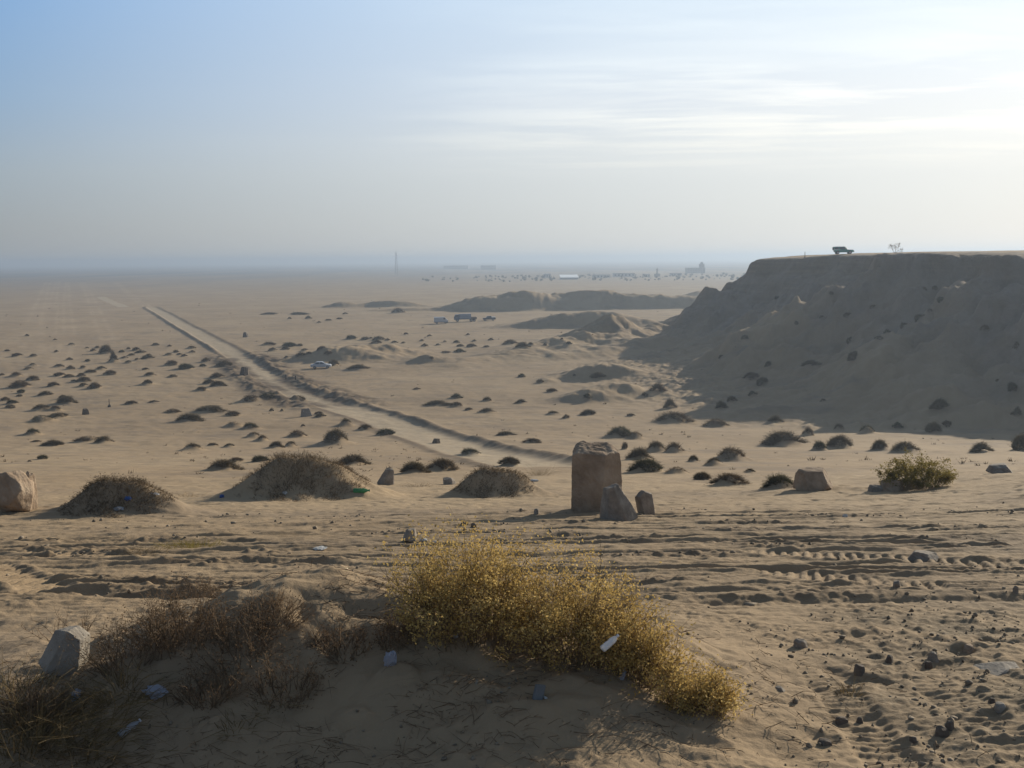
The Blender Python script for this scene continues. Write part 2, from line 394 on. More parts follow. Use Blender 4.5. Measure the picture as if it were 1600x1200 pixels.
        # heavy tyre treads
        for a, b, hw in TREADS:
            dd, t = seg_dist(X, Y, a, b)
            L = math.hypot(b[0] - a[0], b[1] - a[1]); ux, uy = (b[0] - a[0]) / L, (b[1] - a[1]) / L
            s = (X - a[0]) * ux + (Y - a[1]) * uy; l = -(X - a[0]) * uy + (Y - a[1]) * ux
            k = (1 - sstep(hw * 0.8, hw * 1.15, np.abs(l))) * sstep(-0.1, 0.2, s) * (1 - sstep(L - 0.2, L + 0.1, s)) 
            cc = -(0.287 * ux + 0.958 * uy) / (-0.287 * uy + 0.958 * ux); bars = np.clip(np.sin((s + cc * l) * 2 * math.pi / 0.14) * 2.2, -1, 1) * np.clip(0.9 + 0.7 * noise(X * 1.6, Y * 1.6, 44), 0.3, 1)
            zz = zz * (1 - 0.9 * k) + 0.9 * k * (smooth_z + 0.020 * bars - 0.015) + 0.018 * np.exp(-((np.abs(l) - hw * 1.4) / 0.06)**2) * sstep(-0.1, 0.2, s) * (1 - sstep(L - 0.2, L + 0.1, s))
        # lower right: stony ground and a track running away from us
        sg = sstep(0.9, 1.9, X - 0.25 * (Y - 4.0)) * (1 - sstep(7.0, 9.0, Y))
        g1 = np.clip(fbm(X / 0.075, Y / 0.06, 63, 2), 0, 1); g2 = np.clip(fbm(X / 0.2, Y / 0.15, 64, 2), 0, 1)
        zz = zz + sg * (0.012 * g1 + 0.03 * g2)
        for xc, hw in ((1.72, 0.13), (2.32, 0.15)):
            l = X - xc - 0.06 * (Y - 4.5); k = (1 - sstep(hw * 0.8, hw * 1.2, np.abs(l))) * sstep(3, 3.5, Y) * (1 - sstep(5.2, 6.2, Y))
            zz = zz + k * (-0.016 + 0.005 * np.sin(Y * 2 * math.pi / 0.07 + 3 * noise(X * 3, Y * 3, 2)))
        z[m] = zz
        churn[m] = np.maximum(churn[m], 0.7 * band * np.clip(0.15 + 0.9 * cm * (0.4 + st), 0, 1))
        grav[m] = sg * np.clip(0.5 + 0.8 * fbm(X / 0.9, Y / 0.7, 66, 3), 0, 1)
    return z, churn, grav, rd

# which side of the road is the far (right-hand) one
_l0, _h0, _a0 = road_coords(np.array([_Rr[10][0]]), np.array([_Rr[10][1]]))
ROAD_SIDE = 1 if _l0[0] > 0 else -1

def height(x, y):
    x = np.atleast_1d(np.asarray(x, float)); y = np.atleast_1d(np.asarray(y, float))
    return fine(x, y, coarse(x, y))[0]
def hz(x, y):
    return float(height(x, y)[0])
def ground_full(px, py):
    return ground_at(px, py, height)

# sand banked round the foot of the big stones
for _p, _w, _h in (((925, 803), 0.8, 0.10), ((14, 803), 0.9, 0.14), ((1280, 767), 1.0, 0.12)):
    _q = ground_at(*_p); BUMPS.append((_q[0] + 0.1, _q[1] + 0.35, _w, _w * 0.8, _h, 1.1))
# ------------------------------------------------------------------ materials
def new_mat(name):
    m = bpy.data.materials.new(name); m.use_nodes = True
    nt = m.node_tree; nt.nodes.clear()
    out = nt.nodes.new('ShaderNodeOutputMaterial'); b = nt.nodes.new('ShaderNodeBsdfPrincipled')
    b.inputs['Roughness'].default_value = 0.9
    b.inputs['Specular IOR Level'].default_value = 0.2
    nt.links.new(b.outputs[0], out.inputs[0])
    return m, nt, b, out
class NT:
    """small helper to wire nodes"""
    def __init__(s, nt): s.nt = nt
    def n(s, typ, **kw):
        nd = s.nt.nodes.new(typ)
        for k, v in kw.items():
            if k in ('ins',):
                for kk, vv in v.items():
                    if hasattr(vv, 'is_output'): s.nt.links.new(vv, nd.inputs[kk])
                    else: nd.inputs[kk].default_value = vv
            else: setattr(nd, k, v)
        return nd
    def noise(s, vec, scale, detail=4, rough=0.55):
        nd = s.n('ShaderNodeTexNoise', ins={'Scale': scale, 'Detail': detail, 'Roughness': rough})
        s.nt.links.new(vec, nd.inputs['Vector']); return nd.outputs['Fac']
    def ramp(s, fac, stops):
        nd = s.n('ShaderNodeValToRGB'); cr = nd.color_ramp
        while len(cr.elements) < len(stops): cr.elements.new(0.5)
        for e, (p, c) in zip(cr.elements, stops):
            e.position = p; e.color = (*c, 1) if len(c) == 3 else c
        s.nt.links.new(fac, nd.inputs[0]); return nd.outputs[0]
    def mix(s, fac, a, b, mode='MIX'):
        nd = s.n('ShaderNodeMix', data_type='RGBA', blend_type=mode)
        for sock, v in ((nd.inputs[0], fac), (nd.inputs[6], a), (nd.inputs[7], b)):
            if hasattr(v, 'is_output'): s.nt.links.new(v, sock)
            else: sock.default_value = v if not isinstance(v, tuple) or len(v) == 4 else (*v, 1)
        return nd.outputs[2]
    def math(s, op, a, b=0.0, clamp=False):
        nd = s.n('ShaderNodeMath', operation=op, use_clamp=clamp)
        for sock, v in ((nd.inputs[0], a), (nd.inputs[1], b)):
            if hasattr(v, 'is_output'): s.nt.links.new(v, sock)
            else: sock.default_value = v
        return nd.outputs[0]
    def attr(s, name):
        return s.n('ShaderNodeAttribute', attribute_name=name).outputs['Fac']
    def scale(s, vec, v):
        nd = s.n('ShaderNodeVectorMath', operation='MULTIPLY'); s.nt.links.new(vec, nd.inputs[0]); nd.inputs[1].default_value = v
        return nd.outputs[0]
    def bump(s, h, dist, strength=1.0, normal=None):
        nd = s.n('ShaderNodeBump', ins={'Strength': strength, 'Distance': dist}); s.nt.links.new(h, nd.inputs['Height'])
        if normal is not None: s.nt.links.new(normal, nd.inputs['Normal'])
        return nd.outputs[0]

SAND = (0.305, 0.226, 0.141)
def ground_material(name, kind):
    m, nt, b, out = new_mat(name); N = NT(nt)
    pos = N.n('ShaderNodeNewGeometry').outputs['Position']
    n1 = N.noise(pos, 0.035, 5); n2 = N.noise(pos, 0.5, 4); n3 = N.noise(pos, 9.0, 4, 0.65)
    c = N.ramp(n1, [(0.3, (0.263, 0.194, 0.121)), (0.5, SAND), (0.72, (0.349, 0.264, 0.167))])
    c = N.mix(N.ramp(n2, [(0.35, (0, 0, 0)), (0.75, (1, 1, 1))]), c, (0.367, 0.261, 0.154), 'MIX') if False else N.mix(N.math('MULTIPLY', N.ramp(n2, [(0.42, (0, 0, 0)), (0.70, (1, 1, 1))]), 0.32), c, (0.251, 0.182, 0.110))
    c = N.mix(N.math('MULTIPLY', N.ramp(n3, [(0.45, (0, 0, 0)), (0.8, (1, 1, 1))]), 0.14), c, (0.190, 0.139, 0.090))
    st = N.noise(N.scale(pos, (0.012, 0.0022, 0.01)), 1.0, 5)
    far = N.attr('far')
    c = N.mix(N.math('MULTIPLY', far, N.ramp(st, [(0.30, (0.3, 0.3, 0.3)), (0.58, (1, 1, 1))])), c, (0.060, 0.072, 0.092))  # far plain: darker cover, with the blue of the haze put into its colour
    dk = N.noise(N.scale(pos, (0.108, 0.162, 0.109)), 1.0, 6, 0.62)
    c = N.mix(N.math('MULTIPLY', N.ramp(dk, [(0.50, (0, 0, 0)), (0.68, (1, 1, 1))]), 0.48), c, (0.153, 0.126, 0.100))
    c = N.mix(N.attr('pale'), c, (0.411, 0.312, 0.207))
    c = N.mix(N.math('MULTIPLY', N.attr('churn'), 0.95), c, (0.098, 0.071, 0.048))
    gv = N.ramp(N.noise(pos, 22.0, 3, 0.7), [(0.35, (0.110, 0.088, 0.059)), (0.55, (0.208, 0.162, 0.106)), (0.75, (0.318, 0.266, 0.192))])
    c = N.mix(N.math('MULTIPLY', N.attr('grav'), 0.8), c, gv)
    if kind != 'road':
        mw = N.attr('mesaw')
        c0 = c
        c = N.mix(0.85, c, (0.200, 0.170, 0.146))
        stn = N.noise(N.scale(pos, (0.06, 0.06, 1.3)), 1.0, 5)
        c = N.mix(N.math('MULTIPLY', N.attr('cliff'), 0.8), c, N.ramp(stn, [(0.3, (0.096, 0.068, 0.041)), (0.55, (0.169, 0.118, 0.070)), (0.75, (0.237, 0.170, 0.100))]))
        n5 = N.noise(pos, 0.28, 6, 0.65)
        c = N.mix(N.math('MULTIPLY', N.ramp(n5, [(0.42, (0, 0, 0)), (0.66, (1, 1, 1))]), 0.55), c, (0.141, 0.103, 0.064))
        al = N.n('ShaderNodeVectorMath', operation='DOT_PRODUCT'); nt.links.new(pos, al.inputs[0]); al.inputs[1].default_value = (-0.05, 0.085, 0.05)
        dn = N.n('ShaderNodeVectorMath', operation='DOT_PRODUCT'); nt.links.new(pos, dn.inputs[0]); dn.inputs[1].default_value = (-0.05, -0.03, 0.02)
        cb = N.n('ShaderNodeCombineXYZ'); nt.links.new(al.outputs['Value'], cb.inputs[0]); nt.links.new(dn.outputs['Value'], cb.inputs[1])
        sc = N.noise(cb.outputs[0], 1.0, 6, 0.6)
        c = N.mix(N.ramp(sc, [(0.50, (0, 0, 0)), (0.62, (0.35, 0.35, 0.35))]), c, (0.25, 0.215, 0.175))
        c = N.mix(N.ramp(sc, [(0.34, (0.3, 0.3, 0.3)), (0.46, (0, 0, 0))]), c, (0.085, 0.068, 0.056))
        n6 = N.noise(pos, 0.12, 4)
        c = N.mix(N.ramp(n6, [(0.3, (0.45, 0.45, 0.45)), (0.6, (0, 0, 0))]), c, (0.186, 0.141, 0.091))
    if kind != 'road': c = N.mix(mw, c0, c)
    if kind == 'road':
        c = N.mix(N.math('MULTIPLY', N.math('SUBTRACT', 1.0, N.attr('churn')), 0.8), c, (0.392, 0.317, 0.217))
        c = N.mix(0.35, c, N.ramp(N.noise(N.scale(pos, (0.9, 0.9, 1)), 1.0, 4), [(0.3, (0.245, 0.185, 0.122)), (0.7, (0.416, 0.335, 0.233))]))
    if kind == 'road': c = N.mix(N.math('MULTIPLY', N.attr('churn'), 0.85), c, (0.085, 0.062, 0.043))
    nt.links.new(c, b.inputs['Base Color'])
    h1 = N.noise(pos, 42.0, 5, 0.75); h2 = N.noise(pos, 7.0, 5, 0.65)
    bn = N.bump(h2, 0.028, 0.45); bn = N.bump(h1, 0.007, 0.7, bn)
    if kind in ('mesa', 'ground', 'road'):
        h3 = N.noise(pos, 0.9, 5, 0.65); bn = N.bump(h3, 0.35, N.attr('farbump'), bn) if False else bn
        bb = N.n('ShaderNodeBump', ins={'Distance': 0.30 if kind != 'mesa' else 0.7}); nt.links.new(h3, bb.inputs['Height']); nt.links.new(bn, bb.inputs['Normal'])
        nt.links.new(N.attr('farb'), bb.inputs['Strength']); bn = bb.outputs[0]
    nt.links.new(bn, b.inputs['Normal'])
    b.inputs['Roughness'].default_value = 0.95; b.inputs['Specular IOR Level'].default_value = 0.1
    return m

# ------------------------------------------------------------------ the terrain: one sheet of rings about the viewpoint, split into ground, road and mesa
def build_terrain():
    q = 1.0 if DETAIL else 0.5
    rows = np.concatenate([np.geomspace(0.25, 3.0, 20)[:-1], np.geomspace(3.0, 30, int(980 * q))[:-1], np.geomspace(30, 110, int(260 * q))[:-1], np.arange(110, 300, 0.5 / q), np.arange(300, 520, 1.2 / q),
                           np.geomspace(520, 15000, int(300 * q))])
    azf = np.linspace(-30.5, 30.5, int(860 * q))
    step = np.geomspace(0.1, 6, 45); side = 30.5 + np.cumsum(step); side = 30.5 + (side - 30.5) * (149.5 / (side[-1] - 30.5))
    az = np.concatenate([-side[::-1], azf, side])[1:]       # wraps round at 180
    D, A = np.meshgrid(rows, np.radians(az), indexing='ij')
    X = (D * np.sin(A)); Y = (D * np.cos(A))
    shp = X.shape
    x = X.ravel(); y = Y.ravel()
    z0 = coarse(x, y)
    z, churn, grav, rd = fine(x, y, z0.copy())
    d = D.ravel()
    zm = mesa_z(x, y)
    o = poly_sdf(x, y, MESA)
    z = z - np.maximum(0, d - 9000) * 0.0
    is_mesa = (zm > z0 - 1.2) & (o < 26)
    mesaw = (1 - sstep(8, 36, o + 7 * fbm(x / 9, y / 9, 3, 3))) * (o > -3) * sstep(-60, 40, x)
    cliff = np.exp(-((o - 1.5) / 2.6)**2) + 0.6 * np.exp(-((o - 7) / 2.0)**2)
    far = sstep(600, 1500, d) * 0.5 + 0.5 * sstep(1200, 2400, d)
    pale = np.zeros(x.shape)
    for P, w in TRACKS_W:
        for i in range(len(P) - 1):
            lo = np.minimum(P[i], P[i + 1]) - 3 * w; hi = np.maximum(P[i], P[i + 1]) + 3 * w
            m = (x > lo[0]) & (x < hi[0]) & (y > lo[1]) & (y < hi[1])
            if m.any():
                dd, t = seg_dist(x[m], y[m], P[i], P[i + 1])
                k = np.maximum(np.exp(-((dd - w * 0.45) / (w * 0.3))**2), 0.5 * np.exp(-(dd / w)**2)) * np.clip(0.45 + 0.75 * noise(x[m] / 18, y[m] / 30, 19), 0, 1)
                pale[m] = np.maximum(pale[m], 0.6 * k)
    fr = np.zeros(x.shape)
    for i in range(len(FAR_ROAD) - 1):
        dd, t = seg_dist(x, y, FAR_ROAD[i], FAR_ROAD[i + 1]); fr = np.maximum(fr, 1 - sstep(2.4, 3.4, dd))
    churn = churn * (1 - 0.0 * rd)
    farb = 0.15 * sstep(20, 60, d) * (1 - sstep(400, 1500, d)) + 0.5 * is_mesa
    nr, nc = shp
    co = np.stack([x, y, z], 1)
    idx = np.arange(nr * nc).reshape(nr, nc)
    nxt = np.roll(idx, -1, axis=1)
    F = np.stack([idx[:-1], nxt[:-1], nxt[1:], idx[1:]], -1).reshape(-1, 4)[:, ::-1]
    # normals of the whole sheet, kept on the pieces so that no seam shows
    v = co[F]
    fn = np.cross(v[:, 2] - v[:, 0], v[:, 3] - v[:, 1])
    fn /= np.linalg.norm(fn, axis=1)[:, None] + 1e-20
    vn = np.zeros_like(co)
    for k in range(4):
        for c in range(3):
            vn[:, c] += np.bincount(F[:, k], weights=fn[:, c], minlength=len(co))
    vn /= np.linalg.norm(vn, axis=1)[:, None] + 1e-20
    if vn[:, 2].mean() < 0:
        F = F[:, ::-1]; vn = -vn
    fm = is_mesa[F].mean(1) > 0.5
    frd = (np.maximum(rd, fr)[F].mean(1) > 0.5) & ~fm
    # a lid over the small hole under the viewpoint
    for name, sel, kind in (('ground', ~fm & ~frd, 'ground'), ('dirt_road', frd, 'road'), ('mesa', fm, 'mesa')):
        f = F[sel]
        used = np.zeros(len(co), bool); used[f.ravel()] = True
        remap = np.cumsum(used) - 1
        me = bpy.data.meshes.new(name)
        vs = co[used]; ff = remap[f].astype(np.int32)
        me.vertices.add(len(vs)); me.vertices.foreach_set('co', vs.astype(np.float32).ravel())
        me.loops.add(ff.size); me.loops.foreach_set('vertex_index', ff.ravel())
        me.polygons.add(len(ff)); me.polygons.foreach_set('loop_start', np.arange(0, ff.size, 4, dtype=np.int32)); me.polygons.foreach_set('loop_total', np.full(len(ff), 4, np.int32))
        me.polygons.foreach_set('use_smooth', np.ones(len(ff), bool))
        me.update(calc_edges=True)
        me.normals_split_custom_set_from_vertices(vn[used].astype(np.float32))
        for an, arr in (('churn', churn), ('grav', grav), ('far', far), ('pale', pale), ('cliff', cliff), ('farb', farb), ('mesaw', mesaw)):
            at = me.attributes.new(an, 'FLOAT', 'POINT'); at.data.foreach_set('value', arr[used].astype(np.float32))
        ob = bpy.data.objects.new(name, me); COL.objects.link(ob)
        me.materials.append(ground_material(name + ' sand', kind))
        ob['kind'] = 'structure'
DETAIL = True
build_terrain()
# ------------------------------------------------------------------ sky, sun, haze
SKY_K = 0.06
def build_world():
    w = bpy.data.worlds.new('World'); scene.world = w; w.use_nodes = True
    nt = w.node_tree; nt.nodes.clear(); N = NT(nt)
    out = nt.nodes.new('ShaderNodeOutputWorld'); bg = nt.nodes.new('ShaderNodeBackground')
    sky = N.n('ShaderNodeTexSky', sky_type='NISHITA', sun_disc=False, sun_elevation=R(SUN_EL), sun_rotation=R(SUN_AZ), altitude=20, air_density=1.0, dust_density=0.6, ozone_density=1.5)
    bg.inputs['Strength'].default_value = SKY_K
    tc = N.n('ShaderNodeTexCoord').outputs['Generated']
    sep = N.n('ShaderNodeSeparateXYZ'); nt.links.new(tc, sep.inputs[0])
    zc = N.math('MAXIMUM', sep.outputs[2], 0.02)
    px = N.math('DIVIDE', sep.outputs[0], zc); py = N.math('DIVIDE', sep.outputs[1], zc)
    cmb = N.n('ShaderNodeCombineXYZ'); nt.links.new(px, cmb.inputs[0]); nt.links.new(py, cmb.inputs[1])
    # thin streaks of cirrus on a high layer
    wn = N.n('ShaderNodeTexNoise', ins={'Scale': 0.35, 'Detail': 3.0}); nt.links.new(cmb.outputs[0], wn.inputs['Vector'])
    wv = N.n('ShaderNodeVectorMath', operation='MULTIPLY_ADD'); nt.links.new(wn.outputs['Color'], wv.inputs[0]); wv.inputs[1].default_value = (1.6, 1.0, 0); nt.links.new(cmb.outputs[0], wv.inputs[2])
    cl = N.noise(N.scale(wv.outputs[0], (0.44, 1.0, 1)), 1.0, 7, 0.6)
    cl2 = N.noise(N.scale(cmb.outputs[0], (0.13, 0.42, 1)), 1.0, 3, 0.5)
    el = N.ramp(sep.outputs[2], [(0.075, (0, 0, 0)), (0.115, (0.9, 0.9, 0.9)), (0.172, (1, 1, 1)), (0.20, (0.40, 0.40, 0.40)), (0.4, (0.25, 0.25, 0.25))])
    side = N.ramp(N.math('ADD', N.math('MULTIPLY', sep.outputs[0], 1.0), 0.5), [(0.36, (0.04, 0.04, 0.04)), (0.50, (0.7, 0.7, 0.7)), (0.66, (1, 1, 1))])
    k = N.math('MULTIPLY', N.math('MULTIPLY', N.ramp(cl, [(0.43, (0, 0, 0)), (0.60, (1, 1, 1))]), N.ramp(cl2, [(0.38, (0.15, 0.15, 0.15)), (0.56, (1, 1, 1))])), N.math('MULTIPLY', el, side))
    k = N.math('MULTIPLY', k, 0.85)
    # a hazy, milky desert sky: pale towards the sun, greyer away from it, blue higher up; part of it the Sky Texture
    hx = N.n('ShaderNodeVectorMath', operation='MULTIPLY'); nt.links.new(tc, hx.inputs[0]); hx.inputs[1].default_value = (1, 1, 0)
    hn = N.n('ShaderNodeVectorMath', operation='NORMALIZE'); nt.links.new(hx.outputs[0], hn.inputs[0])
    dt = N.n('ShaderNodeVectorMath', operation='DOT_PRODUCT'); nt.links.new(hn.outputs[0], dt.inputs[0]); dt.inputs[1].default_value = (math.sin(R(SUN_AZ)), math.cos(R(SUN_AZ)), 0)
    f = N.n('ShaderNodeMapRange', ins={'Value': dt.outputs['Value'], 'From Min': 0.34, 'From Max': 0.964})
    def lin(*c): return tuple(((v / 255 + 0.055) / 1.055)**2.4 if v > 10 else v / 255 / 12.92 for v in c)
    zz = N.n('ShaderNodeMapRange', ins={'Value': sep.outputs[2], 'From Min': 0.0, 'From Max': 1.0})
    lo = N.ramp(zz.outputs[0], [(0.0, lin(146, 151, 156)), (0.03, lin(148, 154, 160)), (0.08, lin(150, 163, 175)), (0.14, lin(134, 163, 193)), (0.235, lin(118, 162, 210)), (0.42, lin(104, 126, 154)), (1.0, lin(104, 114, 130))])
    hi = N.ramp(zz.outputs[0], [(0.0, lin(216, 218, 218)), (0.03, lin(218, 221, 222)), (0.07, lin(226, 228, 228)), (0.105, lin(238, 239, 237)), (0.145, lin(238, 241, 243)), (0.18, lin(235, 242, 247)), (0.235, lin(234, 245, 252)), (0.42, lin(140, 160, 184)), (1.0, lin(104, 114, 130))])
    c = N.mix(f.outputs[0], lo, hi)
    bk = N.n('ShaderNodeMapRange', ins={'Value': dt.outputs['Value'], 'From Min': -0.7, 'From Max': 0.3, 'To Min': 0.9, 'To Max': 1.0})
    bv = N.n('ShaderNodeCombineXYZ', ins={0: bk.outputs[0], 1: bk.outputs[0], 2: bk.outputs[0]})
    c = N.mix(1.0, c, bv.outputs[0], 'MULTIPLY')
    c = N.mix(1.0, c, (0.80 / SKY_K,) * 3, 'MULTIPLY')
    c = N.mix(0.12, c, sky.outputs[0])
    c = N.mix(k, c, N.mix(1.0, c, (1.36, 1.28, 1.16), 'MULTIPLY'))
    nt.links.new(c, bg.inputs['Color']); nt.links.new(bg.outputs[0], out.inputs[0])
build_world()

sun = bpy.data.lights.new('sun', 'SUN'); sun.energy = 4.4; sun.angle = R(0.6); sun.color = (1.0, 0.895, 0.735)
so = bpy.data.objects.new('sun', sun); COL.objects.link(so)
so.rotation_euler = Vector(-SUN_DIR).to_track_quat('-Z', 'Y').to_euler(); so.location = (60, 60, 120)

def build_haze():
    bm = bmesh.new(); bmesh.ops.create_cube(bm, size=1.0)
    me = bpy.data.meshes.new('haze'); bm.to_mesh(me); bm.free()
    ob = bpy.data.objects.new('haze', me); COL.objects.link(ob)
    lo, hi = -8.5, 40.0
    ob.scale = (32000, 32000, hi - lo); ob.location = (0, 0, 0.5 * (lo + hi))
    m = bpy.data.materials.new('haze'); m.use_nodes = True; nt = m.node_tree; nt.nodes.clear()
    out = nt.nodes.new('ShaderNodeOutputMaterial'); v = nt.nodes.new('ShaderNodeVolumePrincipled')
    v.inputs['Color'].default_value = (0.41, 0.50, 0.62, 1); v.inputs['Density'].default_value = 0.00052
    v.inputs['Density Attribute'].default_value = ''; v.inputs['Temperature Attribute'].default_value = ''
    v.inputs['Anisotropy'].default_value = 0.4
    nt.links.new(v.outputs[0], out.inputs['Volume'])
    me.materials.append(m); ob['kind'] = 'stuff'
build_haze()

vs = scene.view_settings
vs.view_transform = 'Standard'; vs.look = 'None'; vs.gamma = 1.0; vs.use_curve_mapping = False
vs.exposure = 0.50
cy = scene.cycles
cy.use_denoising = True
cy.max_bounces = 5; cy.diffuse_bounces = 2; cy.glossy_bounces = 1; cy.transmission_bounces = 4; cy.transparent_max_bounces = 8; cy.volume_bounces = 1
cy.caustics_reflective = False; cy.caustics_refractive = False
# ------------------------------------------------------------------ helpers for things
def link(o):
    COL.objects.link(o); return o
def mesh_np(name, verts, faces_tri=None, faces_quad=None, mats=(), smooth=False, matidx=None):
    me = bpy.data.meshes.new(name)
    fs = []
    if faces_tri is not None and len(faces_tri): fs.append(np.asarray(faces_tri, np.int32))
    if faces_quad is not None and len(faces_quad): fs.append(np.asarray(faces_quad, np.int32))
    li = np.concatenate([f.ravel() for f in fs]); tot = np.concatenate([np.full(len(f), f.shape[1], np.int32) for f in fs])
    st = np.concatenate([[0], np.cumsum(tot)[:-1]]).astype(np.int32)
    me.vertices.add(len(verts)); me.vertices.foreach_set('co', np.asarray(verts, np.float32).ravel())
    me.loops.add(len(li)); me.loops.foreach_set('vertex_index', li)
    me.polygons.add(len(tot)); me.polygons.foreach_set('loop_start', st); me.polygons.foreach_set('loop_total', tot)
    if smooth: me.polygons.foreach_set('use_smooth', np.ones(len(tot), bool))
    me.update(calc_edges=True); me.validate()
    for m in mats: me.materials.append(m)
    return me
def from_bm(name, bm, mat, parent=None, smooth=False):
    me = bpy.data.meshes.new(name); bm.to_mesh(me); bm.free()
    if smooth:
        for p in me.polygons: p.use_smooth = True
    me.materials.append(mat)
    o = link(bpy.data.objects.new(name, me)); o.parent = parent
    return o
def tag(o, label, cat, group=None, kind=None):
    if label: o['label'] = label
    if cat: o['category'] = cat
    if group: o['group'] = group
    if kind: o['kind'] = kind
    return o
def empty(name, loc, rz=0.0, tilt=0.0):
    o = link(bpy.data.objects.new(name, None)); o.location = loc; o.rotation_euler = (tilt, 0, rz); o.empty_display_size = 0.2
    return o
def copy_thing(o, loc=None, rot=None, scale=None):
    c = o.copy(); link(c)
    for k in ('label', 'group', 'category', 'kind'):
        pass
    if loc is not None: c.location = loc
    if rot is not None: c.rotation_euler = rot
    if scale is not None: c.scale = scale
    for ch in o.children:
        d = ch.copy(); link(d); d.parent = c
        for g in ch.children:
            e = g.copy(); link(e); e.parent = d
    return c

def plain_mat(name, stops, scale=6.0, rough=0.9, spec=0.2, detail=4, bump=None, transl=0.0, metal=0.0, alpha_mix=0.0, space='Object', stretch=(1, 1, 1)):
    m, nt, b, out = new_mat(name); N = NT(nt)
    if space == 'Object':
        pos = N.n('ShaderNodeTexCoord').outputs['Object']
    else:
        pos = N.n('ShaderNodeNewGeometry').outputs['Position']
    if stretch != (1, 1, 1): pos = N.scale(pos, stretch)
    f = N.noise(pos, scale, detail, 0.6)
    c = N.ramp(f, stops)
    nt.links.new(c, b.inputs['Base Color']); b.inputs['Roughness'].default_value = rough; b.inputs['Specular IOR Level'].default_value = spec; b.inputs['Metallic'].default_value = metal
    if bump:
        nt.links.new(N.bump(N.noise(pos, bump[0], 5, 0.65), bump[1], 1.0), b.inputs['Normal'])
    if transl:
        t = nt.nodes.new('ShaderNodeBsdfTranslucent'); nt.links.new(c, t.inputs['Color'])
        mx = nt.nodes.new('ShaderNodeMixShader'); mx.inputs[0].default_value = transl
        nt.links.new(b.outputs[0], mx.inputs[1]); nt.links.new(t.outputs[0], mx.inputs[2]); nt.links.new(mx.outputs[0], out.inputs[0])
    return m

# ------------------------------------------------------------------ dry plants
M_SHRUB = plain_mat('dry shrub', [(0.3, (0.068, 0.053, 0.033)), (0.5, (0.115, 0.089, 0.053)), (0.7, (0.19, 0.145, 0.085))], 3.0, transl=0.16)
M_SHRUB_B = plain_mat('brown shrub', [(0.3, (0.080, 0.058, 0.037)), (0.5, (0.135, 0.098, 0.060)), (0.7, (0.21, 0.152, 0.09))], 3.0, transl=0.16)
M_GREEN = plain_mat('olive shrub', [(0.3, (0.045, 0.043, 0.026)), (0.55, (0.075, 0.070, 0.038)), (0.75, (0.12, 0.10, 0.052))], 3.0, transl=0.2)
M_GOLD = plain_mat('golden leaves', [(0.28, (0.29, 0.196, 0.066)), (0.5, (0.50, 0.350, 0.120)), (0.72, (0.68, 0.52, 0.22))], 7.0, transl=0.42)
M_YEL = plain_mat('yellow green leaves', [(0.28, (0.11, 0.090, 0.026)), (0.5, (0.21, 0.165, 0.045)), (0.72, (0.33, 0.27, 0.085))], 5.0, transl=0.4)
M_STEM = plain_mat('dry stems', [(0.3, (0.075, 0.052, 0.032)), (0.6, (0.14, 0.10, 0.06)), (0.8, (0.21, 0.155, 0.092))], 9.0)
M_STRAW = plain_mat('straw', [(0.3, (0.10, 0.072, 0.036)), (0.55, (0.19, 0.138, 0.066)), (0.8, (0.31, 0.235, 0.12))], 8.0, transl=0.25)
M_TWIG = plain_mat('dead twigs', [(0.3, (0.10, 0.068, 0.042)), (0.6, (0.19, 0.13, 0.078)), (0.8, (0.30, 0.215, 0.13))], 9.0)

def blades(roots, dirs, lens, width, rng, bend=0.25, segs=1):
    """thin tapering blades; one triangle (segs=1) or a bent strip"""
    n = len(roots)
    side = np.cross(dirs, rng.normal(size=(n, 3))); side /= np.linalg.norm(side, axis=1)[:, None] + 1e-9
    w = np.broadcast_to(np.asarray(width, float), (n,))[:, None]
    if segs == 1:
        v = np.stack([roots - side * w * 0.5, roots + side * w * 0.5, roots + dirs * lens[:, None]], 1).reshape(-1, 3)
        return v, np.arange(n * 3).reshape(n, 3), None
    bd = rng.normal(size=(n, 3)); bd[:, 2] = -np.abs(bd[:, 2]) * 0.6
    mid = roots + dirs * (lens * 0.5)[:, None]
    tip = roots + dirs * lens[:, None] + bd * (bend * lens)[:, None]
    v = np.stack([roots - side * w * 0.5, roots + side * w * 0.5, mid + side * w * 0.4, mid - side * w * 0.4, tip + side * w * 0.12, tip - side * w * 0.12], 1).reshape(-1, 3)
    b = np.arange(n)[:, None] * 6
    return v, None, np.concatenate([b + np.array([[0, 1, 2, 3]]), b + np.array([[3, 2, 4, 5]])])
def leaves(pts, size, rng, long=1.8):
    n = len(pts)
    a = rng.normal(size=(n, 3)); a /= np.linalg.norm(a, axis=1)[:, None]
    s = np.cross(a, rng.normal(size=(n, 3))); s /= np.linalg.norm(s, axis=1)[:, None]
    sz = (size * rng.uniform(0.55, 1.35, n))[:, None]
    v = np.stack([pts - a * sz * long * 0.5, pts + s * sz * 0.5, pts + a * sz * long * 0.5, pts - s * sz * 0.5], 1).reshape(-1, 3)
    return v, np.arange(n * 4).reshape(n, 4)

